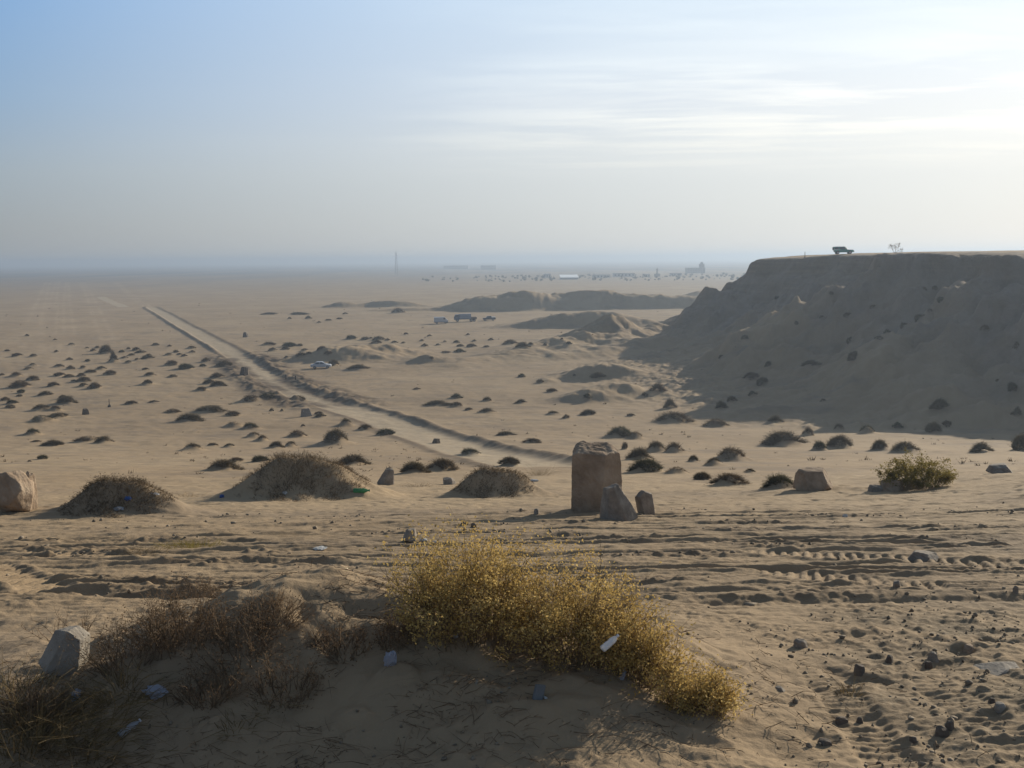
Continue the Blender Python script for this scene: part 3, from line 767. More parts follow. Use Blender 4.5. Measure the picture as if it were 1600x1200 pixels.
def hummock_shrub_mesh(name, seed, n, mat, bw=0.02, k=0.66, patch=0.0, spread=0.50):
    """a low shrub grown over a sand hummock: unit width and height; twigs stand on the hummock's dome"""
    rng = np.random.default_rng(seed)
    r = np.sqrt(rng.uniform(0, 1, n)) * spread; th = rng.uniform(0, 2 * np.pi, n)
    lob = 1 + 0.22 * np.sin(2 * th + seed) + 0.16 * np.sin(3 * th + 2.1 * seed) + 0.10 * np.sin(5 * th + seed * 0.7)
    x = r * np.cos(th) * lob; y = r * np.sin(th) * 0.9 * lob
    if patch:
        keep = noise(x * 4 + seed, y * 4, seed) > -0.25 + patch * rng.normal(size=n) * 0.2
        x, y, r, th = x[keep], y[keep], r[keep], th[keep]; n = len(x)
    z = k * np.exp(-0.75 * ((x / 0.36)**2 + (y / 0.40)**2)) - 0.06
    hgt = 0.16 + 0.42 * np.clip(1 - (r / (spread + 0.03))**2, 0, 1) * (0.65 + 0.5 * noise(x * 5 + 3, y * 5 + seed, seed + 3))
    dirs = np.stack([x * 1.4, y * 1.4, np.full(n, 0.75)], 1) + rng.normal(size=(n, 3)) * 0.42
    dirs[:, 2] = np.abs(dirs[:, 2]); dirs /= np.linalg.norm(dirs, axis=1)[:, None]
    L = hgt * rng.uniform(0.55, 1.25, n)
    v1, t1, _ = blades(np.stack([x, y, z], 1), dirs, L, bw * rng.uniform(0.7, 1.5, n), rng)
    # leaf flecks through the crown
    m = int(n * 0.9); i = rng.integers(0, n, m); u = rng.uniform(0.3, 1.0, m)
    pts = np.stack([x, y, z], 1)[i] + dirs[i] * (L[i] * u)[:, None] + rng.normal(size=(m, 3)) * 0.012
    v2, q2 = leaves(pts, bw * 1.25, rng, 2.0)
    return mesh_np(name, np.concatenate([v1, v2]), t1, q2 + len(v1), (mat,))

SHRUB_MESH = {}
for i, mat in enumerate([M_SHRUB, M_SHRUB_B, M_GREEN, M_SHRUB, M_SHRUB_B, M_SHRUB]):
    SHRUB_MESH[('s', i)] = hummock_shrub_mesh('shrub', 20 + i, 470, mat, 0.045, patch=1.0 if i == 1 else 0.0)
    SHRUB_MESH[('m', i)] = hummock_shrub_mesh('shrub', 40 + i, 1900, mat, 0.022, patch=1.0 if i % 3 == 1 else 0.0)

def slope_at(x, y, e=1.5):
    a = coarse(np.array([x, x, x - e, x + e]), np.array([y - e, y + e, y, y]))
    return math.atan2(a[1] - a[0], 2 * e), math.atan2(a[3] - a[2], 2 * e)

GROUP = {
 'left': ('shrubs scattered over the plain left of the dirt road', 'tiny dark shrub on a sand hummock in the far scatter left of the dirt road'),
 'leftbig': ('shrubs on hummocks between the viewpoint and the far scatter', 'dark shrub on a small sand hummock in the open sand left of the dirt road'),
 'mid': ('shrubs on the near side of the dirt road', 'small brown shrub on a sand hummock close to the near edge of the dirt road'),
 'road right': ('shrubs beyond the dirt road', 'tiny dark shrub on the sand beyond the road towards the dunes'),
 'centre': ('shrubs on the sand between road and mesa', 'small dark shrub on the sunlit sand between the dirt road and the mesa'),
 'foot': ('shrubs along the edge of the shade of the mesa', 'round dark shrub on sunlit sand just outside the shade of the mesa'),
 'shade': ('shrubs in the shade of the mesa', 'dark shrub in the shade on the slope and foot of the mesa'),
}
OWN = {  # shrubs one can tell apart
 (61,642): 'grey hummock shrub above a darker pointed one in the open sand far left', (61,660): 'dark pointed hummock shrub with a long shadow far left in the open sand', (86,653): 'flat wide dark shrub touching a pointed hummock on the far left',
 (134,690): 'long ochre topped shrub hummock above the pair of boulders at the left edge', (158,693): 'smaller shrub trailing right behind a long ochre topped hummock', (80,697): 'flat dark shrub in bare sand straight above the left shrub covered hummock',
 (47,681): 'ochre brown shrub hummock in bare sand above the boulder at the left edge', (325,646): 'largest rounded brown shrub in the sand beside the rough bend of the road', (293,659): 'dark shrub with a low tail to the right below the largest rounded brown one',
 (298,704): 'blackish shrub with a square blue grey shadow in the open sand left', (362,669): 'hazy brown shrub left of a dark twin of the same size', (389,671): 'dark brown shrub right of a hazy twin of the same size',
 (345,736): 'broad dark shrub hummock just above left of the largest shrub covered mound', (367,722): 'flat shrub hugging the back of the broad dark hummock', (405,722): 'dark shrub directly above the left flank of the largest shrub covered mound',
 (389,628): 'dark shrub in the sand left of the berm of the rough road stretch', (418,624): 'long shrub at the tip of the shadow of the road berm', (464,628): 'shrub growing against the near berm of the rough road stretch',
 (521,696): 'big brown and grey shrub hummock right above the largest shrub covered mound', (549,727): 'pointed dark shrub just above the right end of the largest shrub covered mound', (646,739): 'dark shrub above right of the upright grey slab rock',
 (690,735): 'shrub hummock left of the twiggy mound next to the stone pillar', (734,712): 'wide flat dark shrub against the near edge of the pale road', (796,727): 'dark shrub on the road edge just left of the stone pillar', (539,666): 'small dark shrub in bare sand below the near edge of the pale road',
 (570,672): 'faint flat shrub just right of a small dark one by the pale road', (602,681): 'dark shrub left of a small stone on the near road edge',
 (681,634): 'long dark shrub with a flat tail just beyond the pale road', (760,646): 'tufted dark shrub with straw on its right side beyond the pale road', (790,681): 'flat shrub on the far edge of the pale road', (832,693): 'rounded shrub with pale tail on the far road edge left of the pillar',
 (865,649): 'ragged dark shrub cluster on the sand straight above the stone pillar', (920,649): 'dark shrub at the foot of the nearest dune ridge above the pillar',
 (1055,660): 'widest dark shrub at the tip of the mesa shade', (970,683): 'left and larger of two dark touching shrubs above the pillar', (993,686): 'right and smaller of two dark touching shrubs above the pillar', (977,703): 'small dark shrub half hidden behind the top of the stone pillar',
 (1000,719): 'dome shaped shrub right of the upper half of the stone pillar', (1027,707): 'left half of a double dark shrub up right of the stone pillar', (1055,708): 'right half of a double dark shrub up right of the stone pillar', (1012,739): 'large slanting shrub right beside the stone pillar',
 (1084,722): 'small lone shrub between the double shrub and a wide grey hummock', (1121,668): 'flat dark shrub on the edge of the mesa shade', (1146,721): 'wide grey hummock capped with dark shrub in the sunlit sand', (1117,727): 'olive shrub at the left foot of a wide grey hummock',
 (1142,758): 'dark flat shrub just beyond the wheel ruts between pillar and angular boulder', (1222,765): 'dark shrub touching the left side of the angular boulder by the ruts', (1098,750): 'yellowish grass tuft beyond the ruts right of the pillar', (1060,741): 'pale brown grassy clump right of the stone pillar',
 (1226,697): 'big rounded dark shrub outside the shade edge', (1264,681): 'small round black shrub up right of a big rounded one', (1283,704): 'left part of a long dark shrub pair at the shade edge', (1315,701): 'right part of a long dark shrub pair at the shade edge',
 (1378,704): 'dark shrub on a sunlit sand spit reaching into the shade', (1418,707): 'olive shrub at the end of the sunlit sand spit', (1537,707): 'black shrub in the shade near its edge above the golden shrub', (1461,677): 'big black shrub deep in the shade at the mesa foot', (1598,706): 'black shrub cut by the right edge of the photo in the shade',
 (1029,615): 'olive dark shrub at the left point of the mesa shade', (1129,640): 'rounded olive shrub in the shade below the mesa', (1358,678): 'dark shrub on the front of the knoll at the mesa foot', (1313,674): 'shrub on the sunlit left tip of the knoll at the mesa foot',
 (520,572): 'dark round shrub beside the white car on the plain', (557,578): 'long low shrub right of the white car on the plain',
}
_seen = {}
for i, (g, x, y, W, Hh, px, py) in enumerate(SHRUBS):
    big = W * FPX / y > 17
    me = SHRUB_MESH[('m' if big else 's', i % 6)]
    o = link(bpy.data.objects.new('shrub', me))
    sy, sx = slope_at(x, y, max(1.0, W * 0.5))
    zb = float(coarse(np.array([x]), np.array([y]))[0])
    o.location = (x, y, zb)
    o.rotation_euler = (sy, -sx, random.uniform(-0.5, 0.5))
    kk = 1.0 if g != 'shade' else 1.15
    vr = random.uniform(0.65, 1.12); hv = random.uniform(0.85, 1.25)
    if g == 'shade' and py < 600: vr *= 0.75; hv *= 0.7
    o.scale = (W * vr, W * vr * random.uniform(0.75, 1.15), hv * Hh * kk * (0.78 if g in ('left', 'leftbig', 'road right', 'centre') else 0.9) * (1.25 if g in ('foot', 'shade', 'mid') else 1.1))
    key = (int(px), int(py)); own = OWN.get(key)
    if own: tag(o, own, 'shrub')
    else: tag(o, GROUP[g][1], 'shrub', GROUP[g][0])

def big_shrub(hum, seed, n, label, mat=M_SHRUB_B, bw=0.011, spread=0.56, hk=1.0):
    x, y, W, Hh = hum
    root = empty('shrub', (x, y, hz(x, y) - Hh * 0.5)); tag(root, label, 'shrub')
    rng = np.random.default_rng(seed)
    r = np.sqrt(rng.uniform(0, 1, n)) * spread; th = rng.uniform(0, 2 * np.pi, n)
    X = r * np.cos(th) * W * 0.86 + 0.03 * W; Y = r * np.sin(th) * W * 0.85
    keep = noise(X * 2.2 + seed, Y * 2.2, seed) + 0.5 * (0.35 - r / spread) + 0.35 * (X / W) + 0.6 * (Y / W) > -0.42 + 0.22 * rng.normal(size=n)
    X, Y, r = X[keep], Y[keep], r[keep]; n = len(X)
    Z = height(x + X, y + Y) - root.location.z - 0.02
    dirs = np.stack([X / W * 1.2, Y / W * 1.2, np.full(n, 0.7)], 1) + rng.normal(size=(n, 3)) * 0.42
    dirs[:, 2] = np.abs(dirs[:, 2]); dirs /= np.linalg.norm(dirs, axis=1)[:, None]
    L = (0.07 + 0.17 * np.clip(1 - (r / spread)**2, 0, 1)) * rng.uniform(0.5, 1.4, n) * hk * Hh * 0.9
    P = np.stack([X, Y, Z], 1)
    v, _, q = blades(P, dirs, L, 0.008, rng, 0.25, 2)
    o = link(bpy.data.objects.new('stems', mesh_np('stems', v, None, q, (M_SHRUB_B,)))); o.parent = root
    m = n * 2; i = rng.integers(0, n, m); u = rng.uniform(0.35, 1.0, m)
    v, q = leaves(P[i] + dirs[i] * (L[i] * u)[:, None] + rng.normal(size=(m, 3)) * 0.015, 0.011, rng, 2.4)
    o = link(bpy.data.objects.new('foliage', mesh_np('foliage', v, None, q, (mat,)))); o.parent = root
    return root
big_shrub(HUM_A, 1, 7000, 'brown twiggy shrub over the largest sand mound, behind the wheel ruts')
big_shrub(HUM_B, 2, 6000, 'dark brown shrub over the sand mound right of the left edge boulder, with litter')
big_shrub(HUM_C, 3, 4500, 'brown twiggy shrub over the sand mound just left of the stone pillar')

M_TAN = plain_mat('tan stems', [(0.3, (0.13, 0.09, 0.05)), (0.6, (0.24, 0.175, 0.10)), (0.8, (0.34, 0.26, 0.15))], 9.0, transl=0.15)
def bush(name, px, py, wpx, hpx, seed, nstem, nleaf, label, leafmat, stemmat=M_TAN, lean=(0, 0), leaf=0.0088, fill=1.0, cat='bush', depth=0.8, ground_px=None, up=1.0):
    """a branching dry bush: stems that fork, with small leaves crowded towards their ends"""
    gx, gy = ground_full(px, py)
    m = gy / FPX; W = wpx * m; Hh = hpx * m * 1.02
    root = empty(name, (gx, gy, hz(gx, gy))); tag(root, label, cat)
    rng = np.random.default_rng(seed)
    segs_a, segs_b, segs_w, tips = [], [], [], []
    for i in range(nstem):
        r = math.sqrt(rng.uniform(0, 1)); th = rng.uniform(0, 2 * math.pi)
        bx = r * math.cos(th) * W * 0.30 * fill; by = r * math.sin(th) * W * 0.22 * depth * fill
        p = np.array([bx, by, float(height(gx + bx, gy + by)[0]) - root.location.z - 0.02])
        out = np.array([math.cos(th) * r, math.sin(th) * r * depth, 0.0])
        L = Hh * (0.40 + 0.85 * rng.beta(1.6, 1.6)) * (1 - 0.35 * r)
        d = out * rng.uniform(0.4, 1.15) * (W * 0.42 / max(Hh, 0.05)) + np.array([lean[0], lean[1], up]) + rng.normal(size=3) * 0.30
        d /= np.linalg.norm(d)
        ns = 4; w = rng.uniform(0.0030, 0.0058)
        for s in range(ns):
            q = p + d * L / ns
            segs_a.append(p); segs_b.append(q); segs_w.append(w)
            if s >= 1:
                for b in range(2):
                    e = d + rng.normal(size=3) * 0.65; e[2] = abs(e[2]) * 0.8 + 0.1; e /= np.linalg.norm(e)
                    l = L * rng.uniform(0.14, 0.36)
                    segs_a.append(q); segs_b.append(q + e * l); segs_w.append(w * 0.6); tips.append((q, q + e * l))
            p = q; d = d + rng.normal(size=3) * 0.16 + np.array([0, 0, 0.05]); d /= np.linalg.norm(d); w *= 0.82
        tips.append((p - d * L / ns, p))
    A = np.array(segs_a); B = np.array(segs_b); Wd = np.array(segs_w)
    n = len(A); D = B - A; s1 = np.cross(D, rng.normal(size=(n, 3))); s1 /= np.linalg.norm(s1, axis=1)[:, None] + 1e-9
    s2 = np.cross(D, s1); s2 /= np.linalg.norm(s2, axis=1)[:, None] + 1e-9
    vs, fs = [], []
    ring = []
    for k in range(3):
        o_ = (s1 * math.cos(k * 2.0944) + s2 * math.sin(k * 2.0944)) * (Wd * 0.6)[:, None]
        ring.append((A + o_, B + o_ * 0.7))
    V = np.concatenate([np.stack([ring[k][0] for k in range(3)], 1), np.stack([ring[k][1] for k in range(3)], 1)], 1).reshape(-1, 3)
    b0 = np.arange(n)[:, None] * 6
    Q = np.concatenate([b0 + np.array([[k, (k + 1) % 3, 3 + (k + 1) % 3, 3 + k]]) for k in range(3)])
    o = link(bpy.data.objects.new('stems', mesh_np('stems', V, None, Q, (stemmat,)))); o.parent = root
    if nleaf:
        TA = np.array([t[0] for t in tips]); TB = np.array([t[1] for t in tips])
        # clumps: some twig ends carry far more than others
        wgt = rng.gamma(0.55, 1.0, len(TA)); wgt /= wgt.sum()
        i = rng.choice(len(TA), nleaf, p=wgt); u = rng.beta(2.2, 1.0, nleaf)
        pts = TA[i] + (TB[i] - TA[i]) * u[:, None] + rng.normal(size=(nleaf, 3)) * 0.024
        v, q = leaves(pts, leaf, rng, 1.7)
        o = link(bpy.data.objects.new('foliage', mesh_np('foliage', v, None, q, (leafmat,)))); o.parent = root
    return root
bush('golden_bush', 735, 985, 235, 165, 1, 260, 19000, 'tallest golden dry bush on the crest of the near sand mound', M_GOLD, fill=1.1)
bush('golden_bush', 900, 1025, 230, 150, 2, 250, 17000, 'golden dry bush with a clear bottle caught in it, middle of the near mound', M_GOLD, fill=1.1)
bush('golden_bush', 1000, 1060, 130, 105, 5, 120, 6500, 'golden bush between the bottle bush and the low bush at the mound foot', M_GOLD, fill=1.1)
bush('golden_bush', 1085, 1105, 125, 78, 3, 120, 6000, 'low golden bush at the right foot of the near sand mound', M_GOLD, lean=(0.25, -0.1))
M_RUST = plain_mat('rusty brown leaves', [(0.3, (0.085, 0.055, 0.030)), (0.5, (0.155, 0.098, 0.052)), (0.75, (0.25, 0.165, 0.09))], 6.0, transl=0.35)
bush('dead_bush', 275, 1010, 190, 95, 7, 130, 2600, 'brown dead twiggy bush on the top left of the near mound', M_RUST, M_TWIG, leaf=0.006)
bush('dead_bush', 370, 1025, 170, 85, 8, 90, 1400, 'sparse brown twigs right of the larger dead bush on the near mound', M_RUST, M_TWIG, leaf=0.006)
bush('dead_bush', 190, 1040, 130, 80, 9, 70, 900, 'thin dead twigs right behind the pale tilted stone on the near mound', M_RUST, M_TWIG, leaf=0.006)
bush('dead_bush', 105, 1000, 120, 60, 10, 26, 0, 'bare grey twigs sticking out behind the pale tilted stone', M_RUST, M_TWIG)
bush('dead_bush', 450, 1085, 150, 70, 12, 60, 900, 'low rusty twigs on the middle of the near mound left of the golden bushes', M_RUST, M_TWIG, leaf=0.006)
bush('dead_bush', 300, 935, 110, 34, 14, 90, 500, 'low fringe of dead twigs on the skyline of the near mound', M_RUST, M_TWIG, leaf=0.006)
bush('dead_bush', 535, 1015, 130, 48, 15, 110, 700, 'thin brown twigs on the open crest between the dead bushes and the golden ones', M_RUST, M_TWIG, leaf=0.006)
bush('dead_bush', 55, 1125, 150, 70, 16, 120, 900, 'brown twigs at the left edge of the photo above the straw corner', M_RUST, M_TWIG, leaf=0.006)
bush('dead_bush', 425, 965, 140, 48, 17, 110, 800, 'low brown twigs on the sunlit crest right of the skyline fringe', M_RUST, M_TWIG, leaf=0.006)
bush('dead_bush', 325, 1090, 130, 60, 18, 100, 600, 'dead twigs on the shaded slope right of the crumpled plastic bag', M_RUST, M_TWIG, leaf=0.006)
bush('dead_bush', 620, 1000, 100, 60, 13, 70, 1400, 'brown twigs just left of the foot of the tallest golden bush', M_RUST, M_TWIG, leaf=0.006)

bush('shrub', 1432, 757, 105, 44, 21, 220, 15000, 'golden green shrub with yellow sunlit tips beyond the ruts on the right', M_YEL, leaf=0.022, cat='shrub', fill=1.3)

def tuft(px, py, wpx, hpx, seed, n, label, mat=M_STRAW, droop=0.35, lean=(0, 0)):
    gx, gy = ground_full(px, py); m = gy / FPX; W = wpx * m; Hh = hpx * m
    rng = np.random.default_rng(seed)
    X = rng.normal(size=n) * W * 0.22; Y = rng.normal(size=n) * W * 0.16
    Z = height(gx + X, gy + Y) - 0.02
    d = np.stack([X / W * 2.2 + lean[0], Y / W * 2.2 + lean[1], np.full(n, 0.55)], 1) + rng.normal(size=(n, 3)) * 0.33; d[:, 2] = np.abs(d[:, 2]); d /= np.linalg.norm(d, axis=1)[:, None]
    v, _, q = blades(np.stack([X, Y, Z - hz(gx, gy)], 1), d, Hh * rng.uniform(0.4, 1.15, n), 0.0042, rng, droop, 2)
    o = link(bpy.data.objects.new('straw_tuft', mesh_np('straw_tuft', v, None, q, (mat,)))); o.location = (gx, gy, hz(gx, gy))
    return tag(o, label, 'grass tuft')
tuft(60, 1150, 190, 120, 1, 620, 'dark straw tuft in the bottom left corner below the tilted stone', lean=(0.35, 0))
tuft(150, 1160, 150, 90, 2, 260, 'long leaning straw between the bottom left corner and the crushed bottle', lean=(0.5, 0))
tuft(30, 1085, 120, 70, 3, 150, 'thin straw at the left edge under the tilted stone', lean=(0.2, 0))
tuft(185, 1075, 110, 62, 4, 240, 'straw tuft left of the crumpled plastic bag', lean=(-0.2, 0))
tuft(370, 1135, 70, 45, 5, 70, 'small dry straw tuft alone on the shaded sand slope', droop=0.5)
tuft(415, 1105, 60, 48, 6, 46, 'few pale bent stalks on the shaded slope under the brown twigs', droop=0.6)
tuft(300, 855, 120, 20, 7, 700, 'yellow dry grass strip among the ruts on the left', M_YEL)
tuft(225, 865, 90, 16, 8, 300, 'sparse olive grass left end of the yellow strip among the ruts', M_STRAW)
tuft(655, 760, 60, 12, 9, 160, 'thin pale grass right of the upright grey slab rock', M_STRAW)
tuft(845, 742, 46, 26, 10, 200, 'brown grass clump between the road edge and the stone pillar', M_STRAW)
tuft(1330, 1085, 40, 34, 11, 50, 'lone dry stalks in the sand beside the stony track', M_STRAW)
tuft(290, 775, 60, 12, 12, 120, 'thin grass right of the left shrub covered mound', M_STRAW)

# ------------------------------------------------------------------ rocks
def rock_mat(name, stops, scale, bump=(14, 0.03), strata=(1, 1, 1)):
    return plain_mat(name, stops, scale, bump=bump, stretch=strata, detail=6)
M_LIME = rock_mat('warm limestone', [(0.30, (0.20, 0.142, 0.094)), (0.5, (0.30, 0.222, 0.152)), (0.72, (0.39, 0.31, 0.225))], 2.4)
M_GREY = rock_mat('grey limestone', [(0.30, (0.16, 0.135, 0.11)), (0.5, (0.24, 0.205, 0.165)), (0.72, (0.33, 0.29, 0.24))], 5.0, (20, 0.015))
M_PALE = rock_mat('pale limestone', [(0.30, (0.19, 0.165, 0.135)), (0.5, (0.26, 0.23, 0.19)), (0.72, (0.34, 0.305, 0.255))], 6.0, (25, 0.008))
M_DARK = rock_mat('dark stone', [(0.30, (0.085, 0.068, 0.055)), (0.6, (0.14, 0.115, 0.09))], 8.0, (30, 0.006))
def rock_mesh(name, dims, seed, mat, cuts=9, rough=0.05, sub=5, planes=None, angle=32):
    """a broken boulder: a convex block bounded by break faces, chipped and roughened"""
    rng = np.random.default_rng(seed)
    bm = bmesh.new(); bmesh.ops.create_icosphere(bm, subdivisions=sub, radius=1.0)
    bm.verts.ensure_lookup_table()
    u = np.array([q.co[:] for q in bm.verts]); u /= np.linalg.norm(u, axis=1)[:, None]
    PL = []
    if planes is None:
        th0 = rng.uniform(0, 2)
        for k in range(5 if cuts < 40 else 0):
            th = th0 + k * 2 * math.pi / 5 + rng.uniform(-0.35, 0.35); PL.append((math.cos(th), math.sin(th), rng.uniform(-0.05, 0.45), rng.uniform(0.68, 0.92)))
        PL += [(rng.uniform(-0.3, 0.3), rng.uniform(-0.3, 0.3), 1, rng.uniform(0.80, 0.95)), (0, 0, -1, 0.9)]
        for k in range(cuts - 5):
            n = rng.normal(size=3); n[2] = abs(n[2]) if cuts < 40 else n[2]; PL.append((*n, rng.uniform(0.84, 1.02)))
    else: PL = list(planes)
    r = np.full(len(u), 1.45)
    for (a, b, c, d) in PL:
        n = np.array([a, b, c], float); n /= np.linalg.norm(n)
        k = u @ n; m = k > 1e-3
        r[m] = np.minimum(r[m], d / k[m])
    v = u * r[:, None]
    # wear the edges a little
    v = v / (1 + 0.05 * np.maximum(0, np.linalg.norm(v, axis=1) - 0.95))[:, None]
    a = v * 1.8 + seed
    f1 = fbm(a[:, 0] + a[:, 2] * 0.7, a[:, 1] - a[:, 2] * 0.6, seed, 4)
    f2 = fbm(a[:, 0] * 3.1 + a[:, 2] * 2.1, a[:, 1] * 3.1 - a[:, 2] * 2.3, seed + 3, 4)
    pit = np.clip(fbm(a[:, 0] * 5 + a[:, 2] * 3.1, a[:, 1] * 5 - a[:, 2] * 4.3, seed + 9, 2) - 0.25, 0, 1)
    v = v * (1 + rough * f1 + 0.55 * rough * f2 - 0.8 * rough * pit)[:, None]
    lo, hi = v.min(0), v.max(0)
    v = (v - 0.5 * (lo + hi)) / (hi - lo) * np.array(dims)
    for q, c in zip(bm.verts, v): q.co = c
    me = bpy.data.meshes.new(name); bm.to_mesh(me); bm.free()
    for p in me.polygons: p.use_smooth = True
    me.set_sharp_from_angle(angle=R(angle))
    me.materials.append(mat)
    return me
def rock(name, px, py, wpx, hpx, seed, label, mat=M_GREY, depth=0.8, rot=(0, 0, 0), sink=0.22, cat='rock', group=None, **kw):
    gx, gy = ground_full(px, py); m = gy / FPX
    W = wpx * m; Hh = hpx * m
    D = W * depth
    me = rock_mesh(name, (W, D, Hh * (1 + sink)), seed, mat, **kw)
    o = link(bpy.data.objects.new(name, me))
    y2 = gy + D * 0.32
    o.location = (gx, y2, hz(gx, gy) + Hh * (0.5 - sink * 0.5)); o.rotation_euler = rot
    return tag(o, label, cat, group)
rock('stone_pillar', 935, 799, 86, 107, 3, 'tall warm brown block of limestone standing upright beside the ruts', M_LIME, 0.70, (0.0, 0.0, 0.0), 0.10, rough=0.04, sub=6, planes=[(-0.55, -0.83, 0.03, 0.70), (0.80, -0.60, 0.10, 0.66), (-1, 0.1, 0.02, 0.72), (1, 0.35, 0.04, 0.74), (0.1, 1, 0, 0.7), (0.05, -0.22, 1, 0.95), (0.55, -0.25, 1, 1.04), (-0.8, -0.1, 1, 1.12), (0, 0, -1, 1.0), (-0.2, -1, 0.30, 0.80)])
rock('boulder', 969, 813, 60, 56, 9, 'wedge shaped grey brown boulder leaning at the front foot of the stone pillar', M_GREY, 0.7, (0, 0.0, 0.0), 0.12, planes=[(-1, -0.25, 0.12, 0.62), (-0.35, -1, 0.15, 0.66), (0.75, -0.75, 0.65, 0.62), (0.9, 0.2, 0.75, 0.66), (0.2, 1, 0.2, 0.7), (-0.3, 0, 1, 0.85), (0, 0, -1, 0.8)])
rock('boulder', 1011, 803, 34, 37, 12, 'small grey slab tilted right of the wedge shaped boulder', M_GREY, 0.6, (0, 0.0, 0.2), 0.12, planes=[(-1, -0.2, -0.25, 0.6), (1, -0.2, 0.22, 0.62), (0.1, -1, 0.2, 0.6), (0, 1, 0, 0.7), (0.35, 0, 1, 0.86), (-0.8, 0, 1, 0.95), (0, 0, -1, 0.8)])
rock('boulder', 12, 803, 66, 66, 14, 'large rounded boulder cut by the left edge of the photo', M_LIME, 0.9, (0, 0, 0.4), 0.10, cuts=60, rough=0.06, angle=60)
rock('boulder', 41, 798, 28, 60, 15, 'upright slab pressed against the right side of the left edge boulder', M_LIME, 1.3, (0.1, 0.1, 0.5), 0.1, cuts=16)
rock('boulder', 605, 758, 29, 27, 21, 'upright grey slab rock alone in the sand right of the largest shrub mound', M_GREY, 0.45, (0, 0.25, 0.3), 0.1)
rock('boulder', 641, 846, 27, 20, 24, 'pointed grey rock among the ruts above the golden bush', M_GREY, 0.8, (0, 0.3, 0.8), 0.1)
rock('boulder', 1280, 766, 60, 33, 31, 'angular pale brown boulder beyond the ruts on the right', M_LIME, 0.8, (0, 0.05, 0.4), 0.15)
rock('boulder', 1373, 768, 30, 10, 33, 'small flat stone at the left foot of the golden green shrub', M_GREY, 0.7)
rock('boulder', 1399, 768, 40, 17, 36, 'rounded pink brown stone in front of the golden green shrub', M_LIME, 0.7)
rock('tilted_stone', 106, 1054, 76, 76, 41, 'pale grey stone tilted on the left shoulder of the near mound', M_PALE, 0.7, (0.15, 0.42, 0.5), 0.05, cuts=9, rough=0.03)
rock('boulder', 1447, 879, 58, 16, 44, 'low grey stone half buried in the ruts beside the tyre treads', M_GREY, 0.8)
rock('boulder', 702, 757, 22, 10, 46, 'small grey stone at the left end of the twiggy mound by the pillar', M_GREY, 0.8)
rock('boulder', 478, 651, 19, 13, 47, 'pale pyramid shaped stone in the sand near the rough road bend', M_GREY, 0.8)
rock('boulder', 681, 693, 14, 8, 48, 'small dark stone sitting on the near edge of the pale road', M_DARK, 0.8)
rock('boulder', 383, 527, 10, 8, 49, 'lone dark boulder beyond the road where it turns rough', M_DARK, 0.9)
rock('boulder', 380, 586, 14, 13, 50, 'dark block at the left edge of the rough road stretch', M_DARK, 0.9)
rock('boulder', 1570, 739, 40, 12, 51, 'low grey rock on the rise at the right edge beyond the golden green shrub', M_GREY, 0.9)
rock('stone_slab', 1570, 1054, 80, 5, 52, 'pale flat stone showing through the gravel at the right edge', M_PALE, 0.8, (0.08, -0.12, 0.15), 0.75, cuts=5, rough=0.05)
for k, (px, py, w, h, lab, mm) in enumerate([
 (1252, 1012, 24, 13, 'grey stone alone on the sand left of the stony ground', M_GREY), (1391, 1036, 15, 12, 'dark round stone above the track, left of a close pair', M_DARK), (1461, 1034, 19, 14, 'upper stone of a close pair on the stony ground right', M_GREY),
 (1452, 1045, 14, 11, 'lower dark stone of the close pair on the stony ground right', M_DARK), (1516, 1019, 20, 11, 'brown stone with a stalk beside it, right of the close pair', M_LIME), (1473, 1151, 25, 16, 'left and larger of two dark stones touching in the lower right', M_DARK),
 (1485, 1141, 17, 14, 'right and smaller of two dark stones touching in the lower right', M_DARK), (1565, 1110, 25, 11, 'white stone in the gravel below the pale flat stone', M_PALE), (1552, 1099, 14, 9, 'small dark stone just above the white one in the gravel', M_DARK),
 (1588, 927, 9, 12, 'small upright grey stone at the right edge below the ruts', M_GREY), (1403, 917, 17, 10, 'small stone at the lower edge of the tyre treads', M_GREY), (1344, 1053, 22, 13, 'dark clod of earth at the head of the stony track', M_DARK),
 (1291, 1165, 25, 7, 'flat dark stone near the bottom edge left of the track', M_DARK), (1315, 1131, 22, 9, 'dark stone left of its smaller neighbour beside the track', M_DARK), (1344, 1130, 15, 9, 'smaller dark stone right of a bigger one beside the track', M_DARK),
 (1219, 1079, 20, 5, 'whitish flat pebbly stone on smooth sand right of the mound', M_PALE), (1430, 1160, 15, 8, 'dark pebble below the pair of touching dark stones', M_DARK), (838, 803, 12, 8, 'small grey stone in the shadow left of the stone pillar', M_GREY), (740, 824, 10, 7, 'dark pebble above the top of the tallest golden bush', M_DARK)]):
    rock('stone', px, py, w, h, 60 + k, lab, mm, 0.8, (0, 0, k), 0.35, cat='stone', sub=4, cuts=18, rough=0.07)

